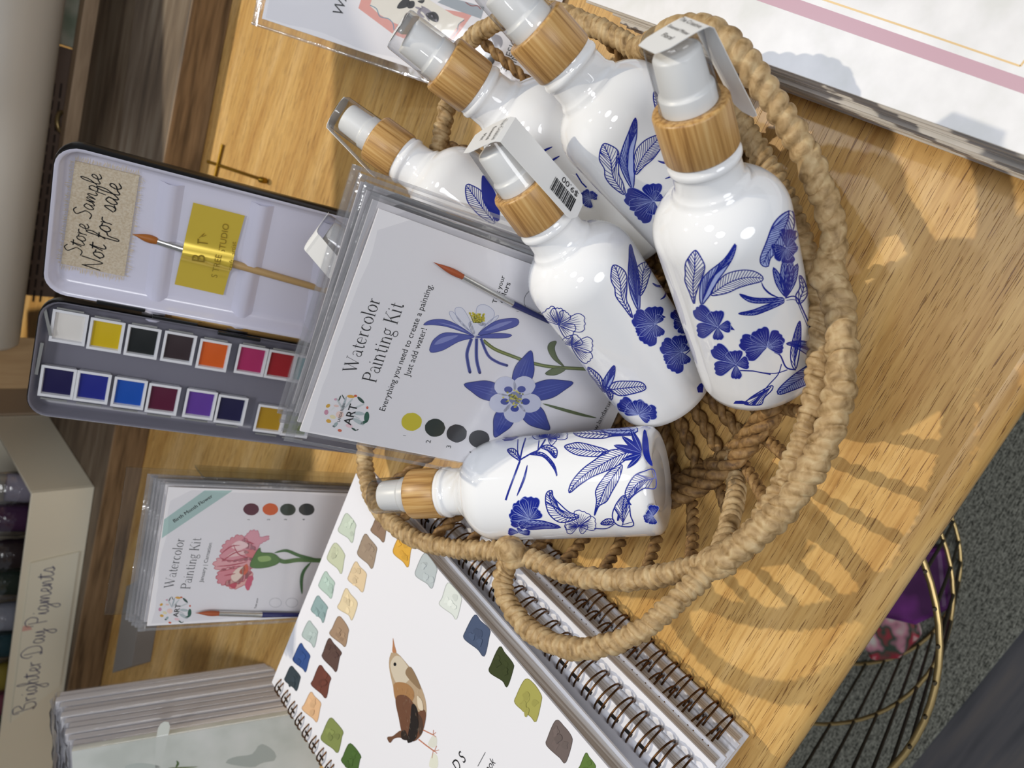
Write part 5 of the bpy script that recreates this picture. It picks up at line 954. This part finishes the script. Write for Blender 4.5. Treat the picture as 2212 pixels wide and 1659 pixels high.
# ------------------------------------------------------------------ planner stack, upper right
def planners():
    pd = V((-.521, -.853, 0)).normalized(); pn = V((.853, -.521, 0)).normalized(); far = V((.1389, .1342, 0)) - pd * .066
    TOP = noise_mat('pale_planner_cover', ['#dcdcda', '#e6e5e6', '#efeeef'], (1, 1, 1), 60, 4, .3); PINK = ink('#c5a0ac', .3); GF = mat('gold_foil_line', '#d9b884', rough=.3, metal=.4)
    eg = ['#c2b9b4', '#8c8594', '#d8cfc8', '#a79ca6', '#e0dad4', '#93909c', '#cdc2bb', '#dedbd8']; R = random.Random(6); wd = ['bottom', 'second lowest', 'third lowest', 'fourth lowest', 'fifth lowest', 'third from top', 'second from top']
    for k in range(8):
        z = .0069 * k; o = far + pn * (R.uniform(-.0012, .0012) if k < 7 else 0) + pd * (.012 * max(0, 3 - k) / 3 if k < 7 else -.012) + V((0, 0, z)); top = k == 7
        t = thing('planner', o, 'top white planner with pink stripe and gold line, upper right' if top else f'{wd[k]} planner in the stack beside the tall basket handle', 'planner', 'planners stacked at the right')
        Ln = .27 + (.012 if top else 0)
        em = noise_mat('planner_edge', [eg[k], '#cfc7c4', eg[(k + 3) % 8]], (1, 1, 1), 70, 3, .15, coat=.5)
        mb = MB(); mb.box(o + pn * .001 + V((0, 0, .0008)), pn * .2, pd * Ln, V((0, 0, .0052)), em); mb.build('page_block', t)
        mb = MB(); mb.box(o, pn * .203, pd * Ln, V((0, 0, .0008)), TOP); mb.build('back_cover', t, bevel=.0003)
        mb = MB(); zz_ = V((0, 0, .006)); mb.box(o + zz_, pn * .203, pd * Ln, V((0, 0, .0008)), TOP)
        if top:
            S = Plane(o + V((0, 0, .0068)), V((0, 0, 1))); poly(mb, S, [(1000, -254), (1729, 0), (2212, 168), (2330, 215), (2330, 250), (2212, 203), (1650, 6), (1000, -222)], PINK, 1)
            ribbon(mb, S, [(1100, -231), (1782, 0), (2000, 73), (2204, 143)], 4.5, GF, 1); ribbon(mb, S, [(2204, 143), (2300, 20), (2400, -120)], 4.5, GF, 1)
        mb.build('front_cover', t, bevel=.0003)
planners()

# ------------------------------------------------------------------ wooden riser and what stands on it
RD = V((-.93, .367, 0)).normalized(); RN = V((.367, .93, 0)).normalized(); R0 = V((.2, .6215, 0)); RH = .033
DARKW = noise_mat('weathered_dark_wood', ['#4a3d31', '#6a5a49', '#7d705f'], (1.5, 14, 14), 7, 5, .6, rot=(0, 0, -math.atan2(RD.y, RD.x)))
LIGHTW = noise_mat('open_grain_wood', ['#56432f', '#80674b', '#94795a'], (1.5, 16, 16), 12, 4, .55, rot=(0, 0, -math.atan2(RD.y, RD.x)), bump=.4)
def riser():
    dback = (at(190, 157, RH) - R0).dot(RN); a = R0 - RD * .3; Ln = 1.0
    t = thing('wooden_riser', a + RN * .1, 'long weathered wooden riser across the back of the table', 'riser')
    mb = MB(); mb.box(a + RN * .012 + V((0, 0, .001)), RD * Ln, RN * (dback - .012), V((0, 0, RH - .001)), DARKW); mb.build('top_board', t, bevel=.0012)
    mb = MB(); mb.box(a + RN * .0098, RD * Ln, RN * .002, V((0, 0, RH)), LIGHTW); mb.build('front_board', t, bevel=.0012)
    mb = MB(); mb.box(a + RN * (dback + .0004), RD * .42, RN * .012, V((0, 0, RH + .012)), noise_mat('pale_lip_wood', ['#a98e72', '#c7ab8c'], (2, 20, 20), 12, 3, .6, rot=(0, 0, -math.atan2(RD.y, RD.x)))); mb.build('back_lip', t, bevel=.001)
    return dback
DBK = riser()
def rbox(name, parent, p, f, s, w, d, z0, z1, m, th=.0025, open_top=True, bevel=.0006):
    mb = MB(); zz_ = V((0, 0, z1 - z0)); q = V((p.x, p.y, z0))
    mb.box(q, f * w, s * th, zz_, m); mb.box(q + s * (d - th), f * w, s * th, zz_, m); mb.box(q + s * th, f * th, s * (d - 2 * th), zz_, m); mb.box(q + s * th + f * (w - th), f * th, s * (d - 2 * th), zz_, m); mb.box(q + f * th + s * th, f * (w - 2 * th), s * (d - 2 * th), V((0, 0, th)), m)
    return mb.build(name, parent, bevel=bevel)
def pigments():
    CREAM = mat('cream_board', '#e8e1cc', rough=.6); p = at(205, 1052, RH); q = at(147, 1440, RH); f = (q - p); f.z = 0; f.normalize(); sd = at(115, 888, RH) - p; sd.z = 0; sd.normalize(); s = (sd + V((-f.y, f.x, 0)) * (1 if V((-f.y, f.x, 0)).y > 0 else -1) * .4).normalized(); z1 = RH + .054
    t = thing('pigment_box', V((p.x, p.y, RH)), 'open cream box of pigment bags with handwritten label on the riser', 'display box'); rbox('box', t, p, f, s, .40, .13, RH + .0002, z1, CREAM)
    fn = V((-f.y, f.x, 0)); fn = fn if fn.y < 0 else -fn; S = Plane(V((p.x, p.y, RH)) + fn * .0006, fn); LB = mat('label_paper', '#e9e5d2', rough=.6); mb = MB(); c4 = [(170, 1191), (66, 1215), (22, 1560), (128, 1480)]
    fr = [S.hit(x, y, .0012) for x, y in c4]; bk = [S.hit(x, y, 0) for x, y in c4]; mb.add(fr + bk, [[0, 1, 2, 3], [4, 7, 6, 5]] + [[i, 4 + i, 4 + (i + 1) % 4, (i + 1) % 4] for i in range(4)], LB, True)
    S2 = Plane(S.o + fn * .0012, fn); strokes(mb, S2, 'Brighter Day Pigments', (74, 1532), (119, 1222), ink('#2b2f66'), HAND, 2, width=.04, tall=1.25); poly(mb, S2, [(50, 1352), (47, 1364), (70, 1360), (64, 1352)], ink('#dfb0a4'), 2); mb.build('label', t)
    fl_ = film('bag_film', (.95, .95, .97), (.7, .7, .74), .14, .08, bump=.8, bscale=160)
    cols = [('pale lilac', '#9a94a2'), ('purple', '#431245'), ('dark maroon', '#220a10'), ('forest green', '#142a1a'), ('silver grey', '#9b9da6'), ('teal', '#14434a'), ('golden yellow', '#9c8a2a'), ('dusty pink', '#8d4656'), ('charcoal', '#1c1c1f'), ('crimson', '#571016'), ('slate', '#3a4046')]
    for k, (nm, c) in enumerate(cols):
        b = V((p.x, p.y, RH + .004)) + f * (.022 + .034 * k) + s * (.035 + .006 * (k % 2)); t2 = thing('pigment_bag', b, f'clear bag of {nm} pigment in the cream box', 'pigment bag', 'pigment bags in the cream box')
        def pil(mb, m, sc, z0, z1_, th):
            rows = []
            for i in range(9):
                u = i / 8; row = []
                for j in range(14):
                    a = 2 * math.pi * j / 14; fat = math.sin(math.pi * min(1, max(0, u * .9 + .08))) ** .5; row.append(b + f * (math.cos(a) * .0145 * sc * (1 if abs(math.cos(a)) < .9 else 1.05)) + s * (math.sin(a) * th * fat + .010 * u) + V((0, 0, z0 + (z1_ - z0) * u)) + f * random.uniform(-.0006, .0006))
                rows.append(row)
            mb.grid(rows, m, cu=True); mb.add(rows[0], [list(range(14))[::-1]], m); mb.add(rows[-1], [list(range(14))], m)
        mb = MB(); pil(mb, mat('pigment_' + c.strip('#'), c, rough=.8), .9, .001, .056 + .004 * (k % 3), .012); mb.build('powder', t2); mb = MB(); pil(mb, fl_, 1.06, 0, .082 + .004 * (k % 2), .0135); mb.build('clear_bag', t2)
    o = V((p.x, p.y, RH)) + s * .134 + f * .0; mb = MB(); mb.box(o, f * .26, s * .10, V((0, 0, .05)), mat('kraft_beige', '#b49f87', rough=.6)); tag(mb.build('carton', loc=o, bevel=.001), 'plain beige carton behind the cream pigment box', 'box')
    mb = MB(); c = at(20, 1600, .0) + V((-.02, .12, 0)); mb.box(V((c.x - .35, c.y, 0)), V((.40, -.02, 0)), V((.01, .1, 0)), V((0, 0, .06)), mat('black_card', '#15171a', rough=.6)); tag(mb.build('black_box', loc=(c.x, c.y, 0), bevel=.001), 'black box in the back left corner behind the card packs', 'box')
pigments()
def back_row():
    # card with text
    q = R0 + RN * (DBK + .03); S = Plane(V((q.x, q.y, 0)), -RN); m = mat('brown_card', '#8a7466', rough=.6); mb = MB(); x0 = S.hit(172, 112); x1 = S.hit(85, 640); o = V((x0.x, x0.y, .0)); w = V((x1.x - x0.x, x1.y - x0.y, 0)); mb.box(o, w, RN * .003, V((0, 0, .13)), m)
    t = o; dk = ink('#4a3b33'); R = random.Random(3)
    for ln in range(4):
        x = 112 + ln * 15; y = 180.0; 
        while y < 640:
            l = R.uniform(12, 34); dx = -(y - 110) * .13
            ribbon(mb, S, [(x + dx, y), (x + dx - l * .13, y + l)], 5, dk, 1); y += l + R.uniform(5, 9)
    tag(mb.build('text_card', loc=o), 'brown card printed with small text, standing behind the wooden riser', 'card')
    c = S.hit(130, 262, .002); mb = MB(); mb.tube([c + V((math.cos(a) * .010, 0, math.sin(a) * .006)) - RN * (.004 + .003 * math.sin(a)) for a in [i * math.pi / 8 - .2 for i in range(10)]], .0022, GOLD, 8); tag(mb.build('gold_clip', loc=c), 'small gold clip on the brown text card', 'clip')
    p = S.hit(160, 60); mb = MB(); mb.box(V((p.x - .02, p.y, 0)) , V((.12, -.045, 0)), RN * .05, V((0, 0, .10)), noise_mat('pale_green_print', ['#8d9a84', '#c9c8b6', '#54604c'], (1, 1, 1), 30, 2, .5)); tag(mb.build('printed_box', loc=(p.x, p.y, 0), bevel=.001), 'pale green printed box at the top edge, behind the riser', 'box')
    # white rounded shelf on a wooden post
    D = .68; a = dep(4, 0, D - .03); b = dep(-82, 700, D + .01); ax = (b - a).normalized(); a = a - ax * .2; b2 = b + ax * .015
    t = thing('shelf_tier', V((b2.x, b2.y, 0)), 'white rounded shelf tier on a tan wooden post, top left', 'shelf'); mb = MB(); r = .045; mb.lathe(a, ax, [(r * .9, 0), (r, .004), (r, (b2 - a).length - .004), (r * .9, (b2 - a).length)], mat('white_shelf', '#d6d3cb', rough=.5), 48, True, True); mb.build('shelf', t)
    p0 = dep(40, 772, D + .03); mb = MB(); wv = V((.058, 0, 0)); mb.box(V((p0.x - .029, p0.y, RH)), wv * .82, V((0, .03, 0)), V((0, 0, p0.z + .09)), noise_mat('tan_post_wood', ['#a98a64', '#bfa27a'], (14, 14, 1.5), 9, 3, .5)); mb.build('post', t, bevel=.001)
    dw = mat('dark_shade_board', '#564636', rough=.7)   # unseen slats added above the frame to shade the rear table
    for x0, x1, y0, y1 in ((-.75, .17, .64, 1.09), (.175, .95, .51, .615), (.175, .95, .76, .985)):
        mb = MB(); mb.box(V((x0, y0, .34)), V((x1 - x0, 0, 0)), V((0, y1 - y0, 0)), V((0, 0, .018)), dw); mb.build('shade_board', t, bevel=.002)
    for x in (-.74, .92):  # posts and brackets added to carry the unseen shading slats
        mb = MB(); mb.box(V((x, 1.03, .0)), V((.03, 0, 0)), V((0, .03, 0)), V((0, 0, .34)), MATS['tan_post_wood']); mb.build('post', t, bevel=.001)
        mb = MB(); mb.box(V((x, .5, .32)), V((.03, 0, 0)), V((0, .56, 0)), V((0, 0, .02)), MATS['tan_post_wood']); mb.build('bracket', t, bevel=.001)
    # long grey carton in front of the riser, seen at its end
    g = mat('grey_carton', '#8b8682', rough=.6); A = at(326, 1429, 0); Bq = at(283, 1440, .016); Cq = at(242, 1454, .016); far = at(262, 1330, .016); u = (far - Cq); mb = MB(); Dq = V((Cq.x, Cq.y, 0)) ; 
    vs = [V((A.x, A.y, 0)), V((Bq.x, Bq.y, .016)), Cq, Dq]; vs += [v + u * 1.5 for v in vs]; mb.add(vs, [[0, 1, 2, 3], [7, 6, 5, 4], [0, 4, 5, 1], [1, 5, 6, 2], [2, 6, 7, 3], [3, 7, 4, 0]], g, True)
    tag(mb.build('carton', loc=vs[3], bevel=.0006), 'slim grey carton lying between the riser and the carnation kits', 'box')
back_row()
